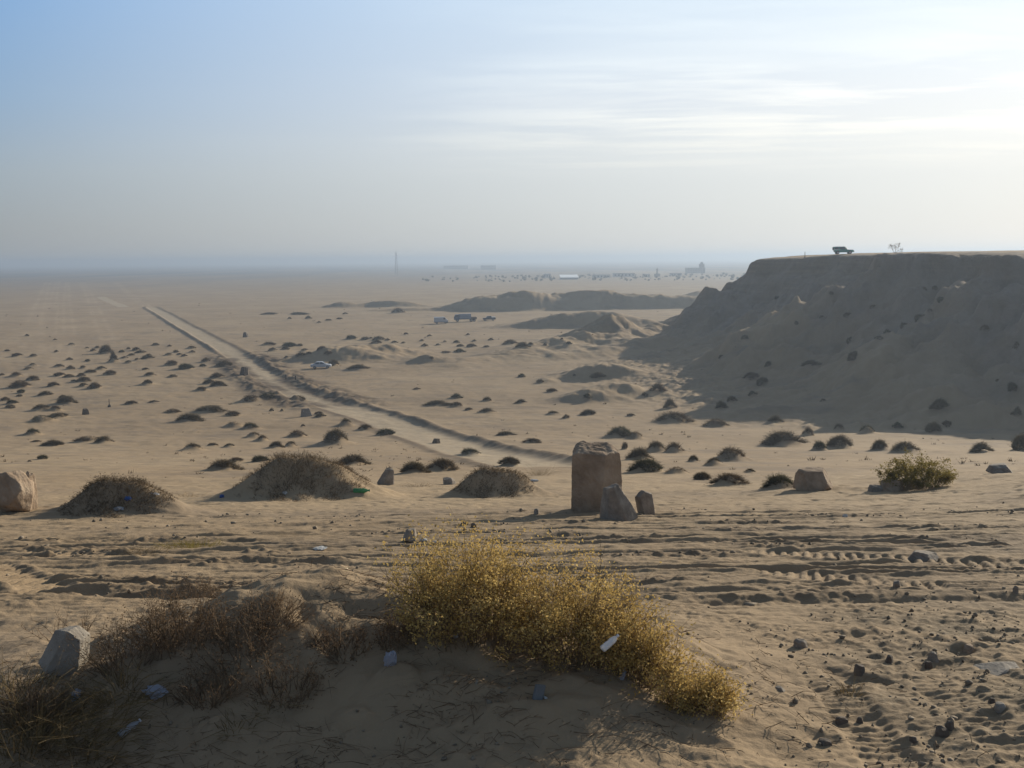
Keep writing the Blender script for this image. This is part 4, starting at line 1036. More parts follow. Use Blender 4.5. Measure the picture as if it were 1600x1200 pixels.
# loose gravel and crumbs of earth that nobody could count
def gravel():
    rng = np.random.default_rng(3)
    bm = bmesh.new(); bmesh.ops.create_icosphere(bm, subdivisions=1, radius=1.0)
    bm.verts.ensure_lookup_table(); base = np.array([v.co[:] for v in bm.verts]); fc = np.array([[v.index for v in f.verts] for f in bm.faces]); bm.free()
    P = []
    X = rng.uniform(0.6, 5.0, 16000); Y = rng.uniform(3.4, 9.5, 16000)
    k = sstep(0.9, 1.9, X - 0.25 * (Y - 4)) * (0.25 + 0.75 * sstep(-0.1, 0.5, noise(X / 0.8, Y / 0.8, 5))) * (1 - 0.75 * sstep(6.5, 8.5, Y)) * (X < 0.62 * Y + 0.3)
    m = rng.uniform(size=len(X)) < k * 0.36; P.append((X[m], Y[m], 0.003 + 0.005 * rng.gamma(1.2, 0.8, m.sum())))
    X = rng.uniform(-9, 10, 14000); Y = rng.uniform(8, 20, 14000)
    m = (rng.uniform(size=len(X)) < 0.26 * sstep(0.0, 0.5, fbm(X / 2.2, Y / 0.8, 60, 3))) & (np.abs(X) < 0.6 * Y); P.append((X[m], Y[m], 0.008 + 0.009 * rng.gamma(1.2, 0.8, m.sum())))
    X = rng.uniform(-3, 2.4, 5000); Y = rng.uniform(3.6, 7.5, 5000)
    m = rng.uniform(size=len(X)) < 0.5 * sstep(0.05, 0.5, noise(X / 0.5, Y / 0.4, 15)); P.append((X[m], Y[m], 0.003 + 0.005 * rng.gamma(1.2, 0.8, m.sum())))
    x = np.concatenate([p[0] for p in P]); y = np.concatenate([p[1] for p in P]); s = np.clip(np.concatenate([p[2] for p in P]), 0, 0.05)
    z = height(x, y); n = len(x)
    V = base[None] * (1 + 0.28 * rng.normal(size=(n, len(base), 1))) * (s[:, None] * rng.uniform(0.6, 1.3, (n, 3)))[:, None, :] + np.stack([x, y, z + s * 0.15], 1)[:, None, :]
    me = mesh_np('gravel', V.reshape(-1, 3), (np.arange(n)[:, None, None] * len(base) + fc[None]).reshape(-1, 3), None, (plain_mat('gravel', [(0.35, (0.11, 0.088, 0.064)), (0.5, (0.19, 0.152, 0.108)), (0.66, (0.26, 0.215, 0.16))], 14.0, space='World'),))
    o = link(bpy.data.objects.new('gravel', me)); o['kind'] = 'stuff'; o['label'] = 'loose gravel and crumbs of earth on the trodden sand'
gravel()
def litter():
    rng = np.random.default_rng(8); n = 7000
    X = rng.normal(-0.9, 1.3, n); Y = rng.normal(5.3, 0.8, n)
    kp = noise(X / 0.5, Y / 0.4, 12) > -0.15; X = X[kp]; Y = Y[kp]; n = len(X); z = height(X, Y)
    th = rng.uniform(0, 2 * np.pi, n); d = np.stack([np.cos(th), np.sin(th), rng.uniform(0, 0.5, n)], 1); d /= np.linalg.norm(d, axis=1)[:, None]
    v, _, q = blades(np.stack([X, Y, z + 0.003], 1), d, rng.uniform(0.02, 0.16, n), 0.0038, rng, 0.4, 2)
    o = link(bpy.data.objects.new('dry_litter', mesh_np('dry_litter', v, None, q, (M_TWIG,)))); o['kind'] = 'stuff'; o['label'] = 'fallen dry twigs and straw strewn over the near mound'
litter()

def scrub():
    """tiny dry plants dotted over the plain, too many to count"""
    rng = np.random.default_rng(14); n0 = 9000
    a = rng.uniform(-30, 30, n0); d = np.exp(rng.uniform(math.log(45), math.log(620), n0)); X = d * np.sin(np.radians(a)); Y = d * np.cos(np.radians(a))
    k = sstep(0.0, 0.55, fbm(X / 26., Y / 26., 101, 3)) * 0.30 + 0.03
    k = k * (poly_sdf(X, Y, MESA) > 30)
    lat, hw, al = road_coords(X, Y); k = k * (np.abs(lat) > hw * 1.3)
    m = rng.uniform(size=n0) < k; X, Y, d = X[m], Y[m], d[m]; n = len(X); Z = height(X, Y)
    S = np.clip(0.07 + 0.16 * rng.gamma(1.3, 0.7, n), 0.05, 0.5) * (0.7 + d / 500.); nb = 12
    i = np.repeat(np.arange(n), nb)
    P = np.stack([X, Y, Z - 0.01], 1)[i] + np.concatenate([rng.normal(size=(n * nb, 2)) * (S[i] * 0.35)[:, None], np.zeros((n * nb, 1))], 1)
    dr = rng.normal(size=(n * nb, 3)) * 0.7; dr[:, 2] = np.abs(dr[:, 2]) + 0.5; dr /= np.linalg.norm(dr, axis=1)[:, None]
    v, tq, _ = blades(P, dr, S[i] * rng.uniform(0.4, 1.0, n * nb), S[i] * 0.16, rng)
    o = link(bpy.data.objects.new('scrub', mesh_np('scrub', v, tq, None, (M_SHRUB_B,)))); o['kind'] = 'stuff'; o['label'] = 'sparse tiny dry plants dotted over the plain'
scrub()
# ------------------------------------------------------------------ simple painted and man-made surfaces
def flat_mat(name, col, rough=0.5, spec=0.4, var=0.25, scale=5.0, metal=0.0):
    lo = tuple(c * (1 - var) for c in col); hi = tuple(min(1, c * (1 + var)) for c in col)
    return plain_mat(name, [(0.35, lo), (0.65, hi)], scale, rough=rough, spec=spec, metal=metal)
M_TYRE = flat_mat('tyre rubber', (0.02, 0.02, 0.021), 0.9); M_RIM = flat_mat('steel rim', (0.28, 0.28, 0.29), 0.5, metal=0.6)
M_GLASS = flat_mat('dark glass', (0.02, 0.025, 0.03), 0.15, 0.6); M_LAMP = flat_mat('lamp glass', (0.5, 0.5, 0.46), 0.2, 0.6)
def bx(bm, c, s, rot=None):
    r = bmesh.ops.create_cube(bm, size=1.0); M = Matrix.Translation(c) @ (rot.to_4x4() if rot else Matrix()) @ Matrix.Diagonal((*s, 1)); bmesh.ops.transform(bm, matrix=M, verts=r['verts']); return r['verts']
def cyl(bm, c, r, h, axis='Z', seg=20, r2=None):
    q = bmesh.ops.create_cone(bm, cap_ends=True, segments=seg, radius1=r, radius2=r if r2 is None else r2, depth=h)
    M = Matrix.Translation(c)
    if axis == 'Y': M = M @ Matrix.Rotation(R(90), 4, 'X')
    if axis == 'X': M = M @ Matrix.Rotation(R(90), 4, 'Y')
    bmesh.ops.transform(bm, matrix=M, verts=q['verts']); return q['verts']
def extrude_profile(bm, pts, y0, y1, taper=None):
    """side outline (x, z) drawn out across the vehicle"""
    a = [bm.verts.new((x, y0 + (taper(z) if taper else 0), z)) for x, z in pts]; b = [bm.verts.new((x, y1 - (taper(z) if taper else 0), z)) for x, z in pts]
    n = len(pts); bm.faces.new(a); bm.faces.new(b[::-1])
    for i in range(n): bm.faces.new((a[i], b[i], b[(i + 1) % n], a[(i + 1) % n]))
    bmesh.ops.recalc_face_normals(bm, faces=bm.faces)
def bevel(bm, w):
    bmesh.ops.bevel(bm, geom=[e for e in bm.edges if e.calc_face_angle(0) > 0.4], offset=w, segments=2, affect='EDGES', profile=0.6)
def wheel(root, x, y, r, w=0.22):
    bm = bmesh.new(); cyl(bm, (0, 0, 0), r, w, 'Y', 24); bevel(bm, 0.04)
    t = from_bm('wheel', bm, M_TYRE, root); t.location = (x, y, r)
    bm = bmesh.new(); s = 1 if y > 0 else -1; cyl(bm, (0, s * (w / 2 - 0.005), 0), r * 0.58, 0.04, 'Y', 18)
    from_bm('rim', bm, M_RIM, t)
    return t
def on_mesa(px, d): return ((px - 800) / FPX * d, d)
def vehicle(name, px, py, rz, label, cat, body, cabin, paint, wheels, wr=0.36, wid=1.8, wins=(), extra=None, lamps=None):
    gx, gy = on_mesa(px, 243) if name == 'jeep' else ground_full(px, py)
    root = empty(name, (gx, gy, hz(gx, gy)), rz); tag(root, label, cat)
    h = wid / 2
    bm = bmesh.new(); extrude_profile(bm, body, -h, h); bevel(bm, 0.05); from_bm('body', bm, paint, root)
    if cabin:
        zb = min(z for x, z in cabin)
        bm = bmesh.new(); extrude_profile(bm, cabin, -h + 0.06, h - 0.06, lambda z: (z - zb) * 0.16); bevel(bm, 0.04); from_bm('cabin', bm, paint, root)
    for (pts, side) in wins:
        zb = min(z for x, z in cabin)
        for s in ((-1, 1) if side == 'side' else (0,)):
            bm = bmesh.new()
            if s:
                vs = [bm.verts.new((x, s * (h - 0.06 - (z - zb) * 0.16 + 0.012), z)) for x, z in pts]; f = bm.faces.new(vs if s < 0 else vs[::-1])
            else:
                (x0, z0), (x1, z1) = pts; w0 = h - 0.18
                vs = [bm.verts.new(c) for c in ((x0, -w0, z0), (x0, w0, z0), (x1, w0 - 0.1, z1), (x1, -w0 + 0.1, z1))]; f = bm.faces.new(vs)
            r = bmesh.ops.extrude_face_region(bm, geom=[f]); vv = [g for g in r['geom'] if isinstance(g, bmesh.types.BMVert)]
            bmesh.ops.translate(bm, vec=(0, -s * 0.02, 0) if s else (-0.015 if pts[0][0] > 0 else 0.015, 0, 0), verts=vv)
            bmesh.ops.recalc_face_normals(bm, faces=bm.faces)
            from_bm('window', bm, M_GLASS, root)
    for x in wheels:
        for s in (-1, 1): wheel(root, x, s * (h - 0.1), wr)
    if lamps:
        for s in (-1, 1):
            bm = bmesh.new(); bx(bm, (lamps[0], s * (h - 0.28), lamps[1]), (0.05, 0.26, 0.16)); from_bm('headlight', bm, M_LAMP, root)
    if extra: extra(root)
    return root
P_GREEN = flat_mat('dark green paint', (0.04, 0.22, 0.18), 0.4, 0.3, 0.2); P_WHITE = flat_mat('white paint', (0.45, 0.46, 0.48), 0.35, 0.5, 0.1)
P_BLUE = flat_mat('dull blue paint', (0.06, 0.085, 0.14), 0.5, 0.4, 0.2); P_DARK = flat_mat('dark paint', (0.03, 0.035, 0.045), 0.45, 0.4, 0.2)
PICKUP = [(-2.45, 0.45), (-2.45, 1.08), (0.85, 1.10), (2.05, 1.02), (2.3, 0.88), (2.32, 0.45)]
PCAB = [(-0.95, 1.09), (-0.80, 1.72), (0.55, 1.74), (1.15, 1.09)]
JEEP = [(-2.05, 0.62), (-2.12, 1.02), (0.75, 1.08), (2.1, 1.02), (2.3, 0.90), (2.3, 0.60), (1.9, 0.42), (-1.7, 0.42)]
JCAB = [(-2.10, 1.06), (-2.30, 1.72), (-1.6, 1.80), (0.35, 1.78), (0.90, 1.06)]
def jeep_bits(root):
    bm = bmesh.new(); cyl(bm, (-2.30, 0, 1.30), 0.36, 0.20, 'X', 22); bevel(bm, 0.04); from_bm('spare_wheel', bm, M_TYRE, root)
    bm = bmesh.new(); bx(bm, (2.36, 0, 0.55), (0.14, 1.6, 0.18)); bevel(bm, 0.03); from_bm('bumper', bm, P_DARK, root)
vehicle('jeep', 1315, 400.5, R(-8), 'dark green off-road car standing on the rim of the mesa against the sky', 'car', JEEP, JCAB, P_GREEN, (-1.35, 1.45), 0.40, 1.8,
        [([(-1.95, 1.18), (-2.05, 1.60), (-1.15, 1.64), (-1.15, 1.18)], 'side'), ([(-1.0, 1.18), (-1.0, 1.64), (0.25, 1.64), (0.58, 1.18)], 'side'), ([(0.84, 1.20), (0.50, 1.68)], 'front')], jeep_bits, (2.30, 0.86))
SEDAN = [(-2.15, 0.35), (-2.2, 0.85), (-1.5, 0.95), (0.9, 0.95), (2.0, 0.80), (2.15, 0.6), (2.1, 0.35)]
SCAB = [(-1.65, 0.94), (-0.95, 1.42), (0.25, 1.44), (1.05, 0.94)]
vehicle('car', 502, 575.5, R(6), 'white car parked by the dark dune left of the spoil heaps', 'car', SEDAN, SCAB, P_WHITE, (-1.3, 1.35), 0.31, 1.7,
        [([(-1.35, 1.0), (-0.88, 1.36), (-0.30, 1.37), (-0.30, 1.0)], 'side'), ([(-0.2, 1.0), (-0.2, 1.37), (0.22, 1.37), (0.78, 1.0)], 'side'), ([(1.0, 0.98), (0.32, 1.40)], 'front'), ([(-1.6, 0.98), (-1.02, 1.38)], 'back')], None, (2.13, 0.68))
VAN = [(-2.4, 0.45), (-2.4, 2.25), (1.4, 2.3), (2.1, 1.35), (2.5, 1.2), (2.5, 0.45)]
def van_bits(root):
    for s in (-1, 1):
        bm = bmesh.new(); bx(bm, (1.2, s * 0.96, 1.75), (0.75, 0.03, 0.5)); from_bm('window', bm, M_GLASS, root)
    bm = bmesh.new(); bx(bm, (0, 0, 0.55), (4.95, 1.93, 0.24)); from_bm('lower_panel', bm, P_DARK, root)
vehicle('van', 689, 505.5, R(8), 'pale van with dark lower side, left of the three vehicles on the plain', 'van', VAN, None, P_WHITE, (-1.5, 1.6), 0.36, 1.9, (), van_bits, (2.50, 0.95))
LORRY_CAB = [(2.2, 0.7), (2.2, 2.65), (3.6, 2.6), (4.0, 1.7), (4.05, 0.7)]
def lorry_bits(root):
    bm = bmesh.new(); bx(bm, (-1.0, 0, 0.95), (6.3, 0.9, 0.28)); from_bm('chassis', bm, P_DARK, root)
    bm = bmesh.new(); bx(bm, (-3.1, 0, 1.18), (2.0, 2.2, 0.14)); [bx(bm, (-3.1, s * 1.05, 1.45), (2.0, 0.06, 0.4)) for s in (-1, 1)]; from_bm('flat_bed', bm, flat_mat('rusty steel', (0.14, 0.10, 0.075), 0.8), root)
    bm = bmesh.new(); bx(bm, (0.0, 0, 1.95), (4.1, 2.25, 1.7)); bevel(bm, 0.05); from_bm('box_body', bm, flat_mat('grey blue panel', (0.20, 0.23, 0.29), 0.6), root)
    for s in (-1, 1):
        bm = bmesh.new(); bx(bm, (3.15, s * 1.06, 2.15), (0.8, 0.03, 0.55)); from_bm('window', bm, M_GLASS, root)
vehicle('lorry', 727, 502.5, R(188), 'blue lorry with grey box body, middle of the three vehicles on the plain', 'lorry', LORRY_CAB, None, P_BLUE, (-3.2, -2.1, 2.9), 0.48, 2.1, (), lorry_bits, (4.05, 0.95))
def pickup_bits(root):
    bm = bmesh.new(); bx(bm, (-1.65, 0, 1.28), (1.4, 1.55, 0.42)); bevel(bm, 0.08); from_bm('tarpaulin', bm, flat_mat('white sheet', (0.62, 0.6, 0.58), 0.8), root)
vehicle('pickup', 764, 501.0, R(186), 'dark pickup with a pale load, right of the three vehicles on the plain', 'pickup', PICKUP, PCAB, P_DARK, (-1.5, 1.5), 0.38, 1.8,
        [([(-0.78, 1.15), (-0.70, 1.62), (0.48, 1.64), (0.90, 1.15)], 'side'), ([(1.1, 1.14), (0.62, 1.68)], 'front')], pickup_bits, (2.31, 0.8))

# posts and cairns
def post(px, py, h, label, r=0.05, base=0.25, cat='post', lean=0.0):
    gx, gy = on_mesa(px, 252) if py < 410 else ground_full(px, py); root = empty('marker_post', (gx, gy, hz(gx, gy))); tag(root, label, cat)
    bm = bmesh.new(); cyl(bm, (0, 0, h / 2 - 0.05), r, h, 'Z', 10, r * 0.75)
    o = from_bm('post', bm, flat_mat('weathered wood', (0.07, 0.055, 0.045), 0.9), root); o.rotation_euler = (0, lean, 0)
    if base:
        o = link(bpy.data.objects.new('stone_base', rock_mesh('stone_base', (base * 2, base * 2, base * 1.6), int(px), M_DARK, sub=3))); o.parent = root; o.location = (0, 0, base * 0.5)
    return root
post(171, 636, 1.3, 'thin stake in a heap of stones in the open sand on the left', 0.06, 0.32)
post(447, 592, 0.9, 'left of two short dark posts on the far edge of the road', 0.16, 0)
post(462, 593, 0.8, 'right of two short dark posts on the far edge of the road', 0.13, 0)
post(1256, 405, 1.5, 'small dark post on the rim of the mesa left of the green car', 0.09, 0.22)
rock('cairn', 133, 648, 11, 10, 222, 'small dark cone of piled stones in the open sand on the left', M_DARK, 0.9, cat='cairn', sub=4)

def tree_on_mesa(px, py, wpx, hpx):
    gx, gy = on_mesa(px, 226); m = gy / FPX; W, Hh = wpx * m, hpx * m
    root = empty('tree', (gx, gy, hz(gx, gy))); tag(root, 'small bare thorn tree on the rim of the mesa right of the green car', 'tree')
    rng = np.random.default_rng(4); A, B, Wd, tips = [], [], [], []
    def grow(p, d, L, w, lev):
        q = p + d * L; A.append(p); B.append(q); Wd.append(w)
        if lev == 0: tips.append((p, q)); return
        for k in range(3 if lev > 1 else 4):
            e = d * 0.8 + rng.normal(size=3) * 0.55 + np.array([0, 0, 0.12]); e /= np.linalg.norm(e); grow(q, e, L * rng.uniform(0.55, 0.85), w * 0.62, lev - 1)
    for k, sx in enumerate((-0.55, 0.05, 0.6)):
        d = np.array([sx, rng.uniform(-0.3, 0.3), 1.0]); d /= np.linalg.norm(d); grow(np.array([sx * 0.06, 0, -0.1]), d, Hh * 0.42, 0.06, 3)
    A = np.array(A); B = np.array(B); Wd = np.array(Wd); n = len(A); D = B - A; s1 = np.cross(D, rng.normal(size=(n, 3))); s1 /= np.linalg.norm(s1, axis=1)[:, None]; s2 = np.cross(D, s1); s2 /= np.linalg.norm(s2, axis=1)[:, None]
    V = []
    for end, f in ((A, 1.0), (B, 0.65)):
        for k in range(4): V.append(end + (s1 * math.cos(k * math.pi / 2) + s2 * math.sin(k * math.pi / 2)) * (Wd * f)[:, None])
    V = np.stack(V, 1).reshape(-1, 3); b0 = np.arange(n)[:, None] * 8
    Q = np.concatenate([b0 + np.array([[k, (k + 1) % 4, 4 + (k + 1) % 4, 4 + k]]) for k in range(4)])
    o = link(bpy.data.objects.new('trunk', mesh_np('trunk', V, None, Q, (M_TWIG,)))); o.parent = root
    i = rng.integers(0, len(tips), 900); TA = np.array([t[0] for t in tips]); TB = np.array([t[1] for t in tips]); u = rng.uniform(0.2, 1.1, 900)
    v, q = leaves(TA[i] + (TB[i] - TA[i]) * u[:, None] + rng.normal(size=(900, 3)) * 0.05, 0.045, rng, 1.8)
    o = link(bpy.data.objects.new('crown', mesh_np('crown', v, None, q, (M_SHRUB,)))); o.parent = root
tree_on_mesa(1396, 402, 22, 15)

# far buildings, seen through the haze
def far_xy(px, d): return ((px - 800) / FPX * d, d)
M_WALL = flat_mat('pale wall', (0.42, 0.40, 0.37), 0.9); M_ROOF = flat_mat('white metal roof', (0.85, 0.85, 0.83), 0.35, 0.5, 0.04); M_WIN = flat_mat('window openings', (0.05, 0.055, 0.06), 0.5); M_STEEL = flat_mat('mast steel', (0.16, 0.15, 0.15), 0.7)
def house(name, px, d, w, dep, h, label, cat='building', wall=M_WALL, roof=None, gable=0.0, rows=1, cols=6, tower=None):
    x, y = far_xy(px, d); root = empty(name, (x, y, hz(x, y) - 0.2)); tag(root, label, cat)
    bm = bmesh.new(); bx(bm, (0, 0, h / 2), (w, dep, h)); from_bm('wall', bm, wall, root)
    bm = bmesh.new()
    if gable: extrude_profile(bm, [(-w / 2 - 0.5, h + 0.02), (-w / 2 - 0.5, h + 0.25), (w / 2 + 0.5, h + 0.25), (w / 2 + 0.5, h + 0.02)], -dep / 2 - 0.5, dep / 2 + 0.5); [setattr(v.co, 'z', v.co.z + (gable if v.co.y > 0 else 0)) for v in bm.verts]
    else: bx(bm, (0, 0, h + 0.3), (w + 0.4, dep + 0.4, 0.55))
    from_bm('roof', bm, roof or wall, root)
    for r in range(rows):
        for c in range(cols):
            bm = bmesh.new(); bx(bm, ((c + 0.5) / cols * w - w / 2, -dep / 2 - 0.02, h * (r + 0.55) / rows), (w / cols * 0.42, 0.1, h / rows * 0.4)); from_bm('window', bm, M_WIN, root)
    if tower:
        tx, tw, th = tower; bm = bmesh.new(); bx(bm, (tx, 0, th / 2), (tw, dep * 0.8, th)); cyl(bm, (tx, 0, th + tw * 0.25), tw * 0.35, tw * 0.5); from_bm('tower', bm, wall, root)
    return root
house('warehouse', 890, 1130, 19, 26, 2.4, 'long low shed with a gleaming white roof far out on the plain', 'shed', M_WALL, M_ROOF, 2.6, 1, 8)
house('block', 1086, 1500, 26, 18, 7.5, 'broad hazy block with a stair tower at its right end, nearest the mesa', wall=flat_mat('grey wall', (0.16, 0.16, 0.17), 0.9), rows=3, cols=7, tower=(9.5, 5.5, 13.5))
house('house', 940, 1210, 20, 12, 3.6, 'low hazy building right of the shed with the white roof', rows=1, cols=5)
house('house', 975, 1260, 26, 12, 4.2, 'long hazy building between the white roofed shed and the slim tower', rows=1, cols=6)
house('house', 856, 1240, 9, 9, 4.5, 'small hazy house left of the shed with the white roof', rows=1, cols=3)
house('house', 1056, 1280, 14, 10, 3.5, 'small hazy house between the slim tower and the broad block', rows=1, cols=4)
house('house', 1010, 1220, 8, 8, 3.6, 'small hazy house just left of the slim tower', rows=1, cols=3)
house('house', 765, 2300, 34, 20, 9, 'faint hazy building near the horizon right of the radio mast', rows=2, cols=6)
house('house', 715, 2500, 60, 24, 8, 'wide faint building near the horizon between the mast and its neighbour', rows=2, cols=9)
def minaret(px, d, h):
    x, y = far_xy(px, d); root = empty('tower', (x, y, hz(x, y) - 0.2)); tag(root, 'slim hazy tower with a balcony among the far buildings', 'tower')
    bm = bmesh.new(); cyl(bm, (0, 0, h * 0.4), 1.15, h * 0.8, 'Z', 16, 0.95); from_bm('shaft', bm, M_STEEL, root)
    bm = bmesh.new(); cyl(bm, (0, 0, h * 0.72), 1.7, 0.6, 'Z', 16); from_bm('balcony', bm, M_STEEL, root)
    bm = bmesh.new(); cyl(bm, (0, 0, h * 0.9), 0.8, h * 0.2, 'Z', 16, 0.05); from_bm('spire', bm, M_STEEL, root)
    bm = bmesh.new(); bx(bm, (0, 0, 2), (6.5, 6.5, 4)); from_bm('base', bm, M_STEEL, root)
minaret(1027, 1240, 11.5)
def mast(px, d, h):
    x, y = far_xy(px, d); root = empty('radio_mast', (x, y, hz(x, y) - 0.2)); tag(root, 'tall thin lattice mast rising over the hazy horizon', 'mast')
    bm = bmesh.new()
    def bar(a, b, w):
        a, b = Vector(a), Vector(b); v = b - a; bx(bm, (a + b) / 2, (w, w, v.length), v.to_track_quat('Z', 'Y').to_matrix())
    n = 9
    def cor(k, t): s = 1.9 * (1 - t) + 0.7 * t; return ((s if k in (0, 3) else -s), (s if k < 2 else -s), h * t)
    for i in range(n):
        t0, t1 = i / n, (i + 1) / n
        for k in range(4):
            bar(cor(k, t0), cor(k, t1), 0.2); bar(cor(k, t0), cor((k + 1) % 4, t1), 0.1); bar(cor(k, t1), cor((k + 1) % 4, t1), 0.1)
    from_bm('lattice', bm, M_STEEL, root)
    bm = bmesh.new(); cyl(bm, (0, 0, h + 1.3), 0.25, 2.8); from_bm('antenna', bm, M_STEEL, root)
    for z in (0.82, 0.9):
        bm = bmesh.new(); cyl(bm, (1.3, -1.2, h * z), 0.9, 0.6, 'Y', 16); from_bm('dish', bm, M_ROOF, root)
mast(622, 1550, 34)

M_FARTREE = plain_mat('far trees', [(0.3, (0.035, 0.042, 0.030)), (0.7, (0.065, 0.07, 0.045))], 0.3, space='World')
def far_woodland():
    rng = np.random.default_rng(6); P = []; S = []
    for i in range(330):
        px = rng.uniform(660, 1240); d = rng.uniform(1010, 1330)
        if px < 760 and rng.uniform() < 0.55: continue
        if 868 < px < 915 and d < 1150: continue
        if noise(np.array([px / 22.0]), np.array([d / 60.0]), 4)[0] < -0.25: continue
        P.append(far_xy(px, d)); S.append(rng.uniform(0.6, 1.9))
    for i in range(0):
        px = rng.uniform(300, 640); d = rng.uniform(1500, 2600); P.append(far_xy(px, d)); S.append(rng.uniform(2.0, 4.0))
    P = np.array(P); S = np.array(S); z = coarse(P[:, 0], P[:, 1]); nl = 34
    n = len(P); u = rng.normal(size=(n, nl, 3)); u /= np.linalg.norm(u, axis=2)[:, :, None]; u *= rng.uniform(0.35, 1.0, (n, nl, 1))
    pts = np.stack([P[:, 0], P[:, 1], z], 1)[:, None, :] + u * (S[:, None, None] * np.array([1.25, 1.25, 0.85])) + np.array([0, 0, 1]) * (S * 0.95)[:, None, None]
    a = rng.normal(size=(n * nl, 3)); a /= np.linalg.norm(a, axis=1)[:, None]; s = np.cross(a, rng.normal(size=(n * nl, 3))); s /= np.linalg.norm(s, axis=1)[:, None]
    sz = np.repeat(S, nl)[:, None] * 0.42; p = pts.reshape(-1, 3)
    v = np.stack([p - a * sz, p + s * sz * 0.7, p + a * sz, p - s * sz * 0.7], 1).reshape(-1, 3)
    o = link(bpy.data.objects.new('far_woodland', mesh_np('far_woodland', v, None, np.arange(len(v)).reshape(-1, 4), (M_FARTREE,)))); o['kind'] = 'stuff'; o['label'] = 'band of dark trees among the far buildings'
far_woodland()

# ------------------------------------------------------------------ litter left on the ground
def film_mat(name, col, transl=0.5, rough=0.2):
    m, nt, b, out = new_mat(name); N = NT(nt)
    b.inputs['Base Color'].default_value = (*col, 1); b.inputs['Roughness'].default_value = rough; b.inputs['Specular IOR Level'].default_value = 0.6
    t = nt.nodes.new('ShaderNodeBsdfTransparent'); tr = nt.nodes.new('ShaderNodeBsdfTranslucent'); tr.inputs['Color'].default_value = (*col, 1)
    m1 = nt.nodes.new('ShaderNodeMixShader'); m1.inputs[0].default_value = 0.4; nt.links.new(b.outputs[0], m1.inputs[1]); nt.links.new(tr.outputs[0], m1.inputs[2])
    m2 = nt.nodes.new('ShaderNodeMixShader'); m2.inputs[0].default_value = transl; nt.links.new(m1.outputs[0], m2.inputs[1]); nt.links.new(t.outputs[0], m2.inputs[2]); nt.links.new(m2.outputs[0], out.inputs[0])
    pos = N.n('ShaderNodeTexCoord').outputs['Object']; nt.links.new(N.bump(N.noise(pos, 40, 3), 0.01, 1.0), b.inputs['Normal'])
    return m
F_CLEAR = film_mat('clear plastic', (0.60, 0.63, 0.68), 0.45); F_SHINE = film_mat('shiny white plastic', (0.85, 0.86, 0.88), 0.2, 0.15); F_BAG = film_mat('thin bluish plastic', (0.50, 0.54, 0.64), 0.35, 0.3); F_BLUE = film_mat('blue plastic', (0.05, 0.14, 0.42), 0.1, 0.4); F_GREEN = film_mat('green plastic', (0.03, 0.22, 0.09), 0.15, 0.2)
M_PAPER = flat_mat('white paper', (0.45, 0.45, 0.43), 0.8, 0.2, 0.06); M_CARD = flat_mat('grey card', (0.15, 0.155, 0.155), 0.8, 0.2, 0.12); M_CAP = flat_mat('white cap', (0.75, 0.76, 0.8), 0.4)
def place(o, px, py, lift, rot):
    gx, gy = ground_full(px, py); o.location = (gx, gy, hz(gx, gy) + lift); o.rotation_euler = rot
def bottle(px, py, wpx, rot, label, film, cap=M_CAP, lift=0.5, crush=0.25, seed=0, cat='bottle'):
    gx, gy = ground_full(px, py); L = wpx * gy / FPX; r = L * 0.17
    root = empty('plastic_bottle', (gx, gy, hz(gx, gy) + r * lift)); root.rotation_euler = rot; tag(root, label, cat)
    prof = [(0, 0.0), (0.85, 0.0), (1, 0.05), (1, 0.22), (0.92, 0.25), (1, 0.28), (1, 0.45), (0.92, 0.48), (1, 0.51), (1, 0.64), (0.75, 0.78), (0.36, 0.88), (0.34, 0.95)]
    ns = 20; V = []
    rng = np.random.default_rng(seed)
    for q, t in prof:
        for k in range(ns):
            a = k * 2 * math.pi / ns; rr = r * q * (1 - crush * max(0, noise(np.array([math.cos(a) * 1.3 + seed]), np.array([math.sin(a) * 1.3 + t * 4]), seed)[0]))
            V.append((t * L - L / 2, rr * math.cos(a), rr * math.sin(a) * (1 - crush * 0.5 * math.sin(t * 3))))
    F = [(i * ns + k, i * ns + (k + 1) % ns, (i + 1) * ns + (k + 1) % ns, (i + 1) * ns + k) for i in range(len(prof) - 1) for k in range(ns)]
    o = link(bpy.data.objects.new('bottle_body', mesh_np('bottle_body', V, None, F, (film,), True))); o.parent = root
    bm = bmesh.new(); cyl(bm, (L * 0.475, 0, 0), r * 0.42, L * 0.06, 'X', 14); from_bm('cap', bm, cap, root)
    return root
def crumple(name, px, py, wpx, dpx, hpx, seed, label, mat, cat, rot=(0, 0, 0), lift=0.3):
    """a crumpled sheet or bag: a closed skin of sharp folds"""
    gx, gy = ground_full(px, py); m = gy / FPX; rng = np.random.default_rng(seed)
    bm = bmesh.new(); bmesh.ops.create_icosphere(bm, subdivisions=3, radius=1.0); bm.verts.ensure_lookup_table()
    v = np.array([q.co[:] for q in bm.verts]); a = v * 1.6 + seed
    f = np.abs(noise(a[:, 0] + a[:, 2], a[:, 1] - 0.6 * a[:, 2], seed)) + 0.6 * np.abs(noise(a[:, 0] * 2.2 - a[:, 2], a[:, 1] * 2.2 + a[:, 2], seed + 1))
    v = v * (0.72 + 0.65 * f)[:, None] * np.array([wpx, dpx, hpx]) * m * 0.5
    for q, c in zip(bm.verts, v): q.co = c
    me = bpy.data.meshes.new(name); bm.to_mesh(me); bm.free(); me.materials.append(mat)
    o = link(bpy.data.objects.new(name, me)); o.location = (gx, gy, hz(gx, gy) + hpx * m * lift); o.rotation_euler = rot
    return tag(o, label, cat)
bottle(203, 1140, 40, (0.1, -0.35, R(48)), 'crushed clear plastic bottle nearest the bottom edge on the shaded mound', F_CLEAR, seed=3, crush=0.4)
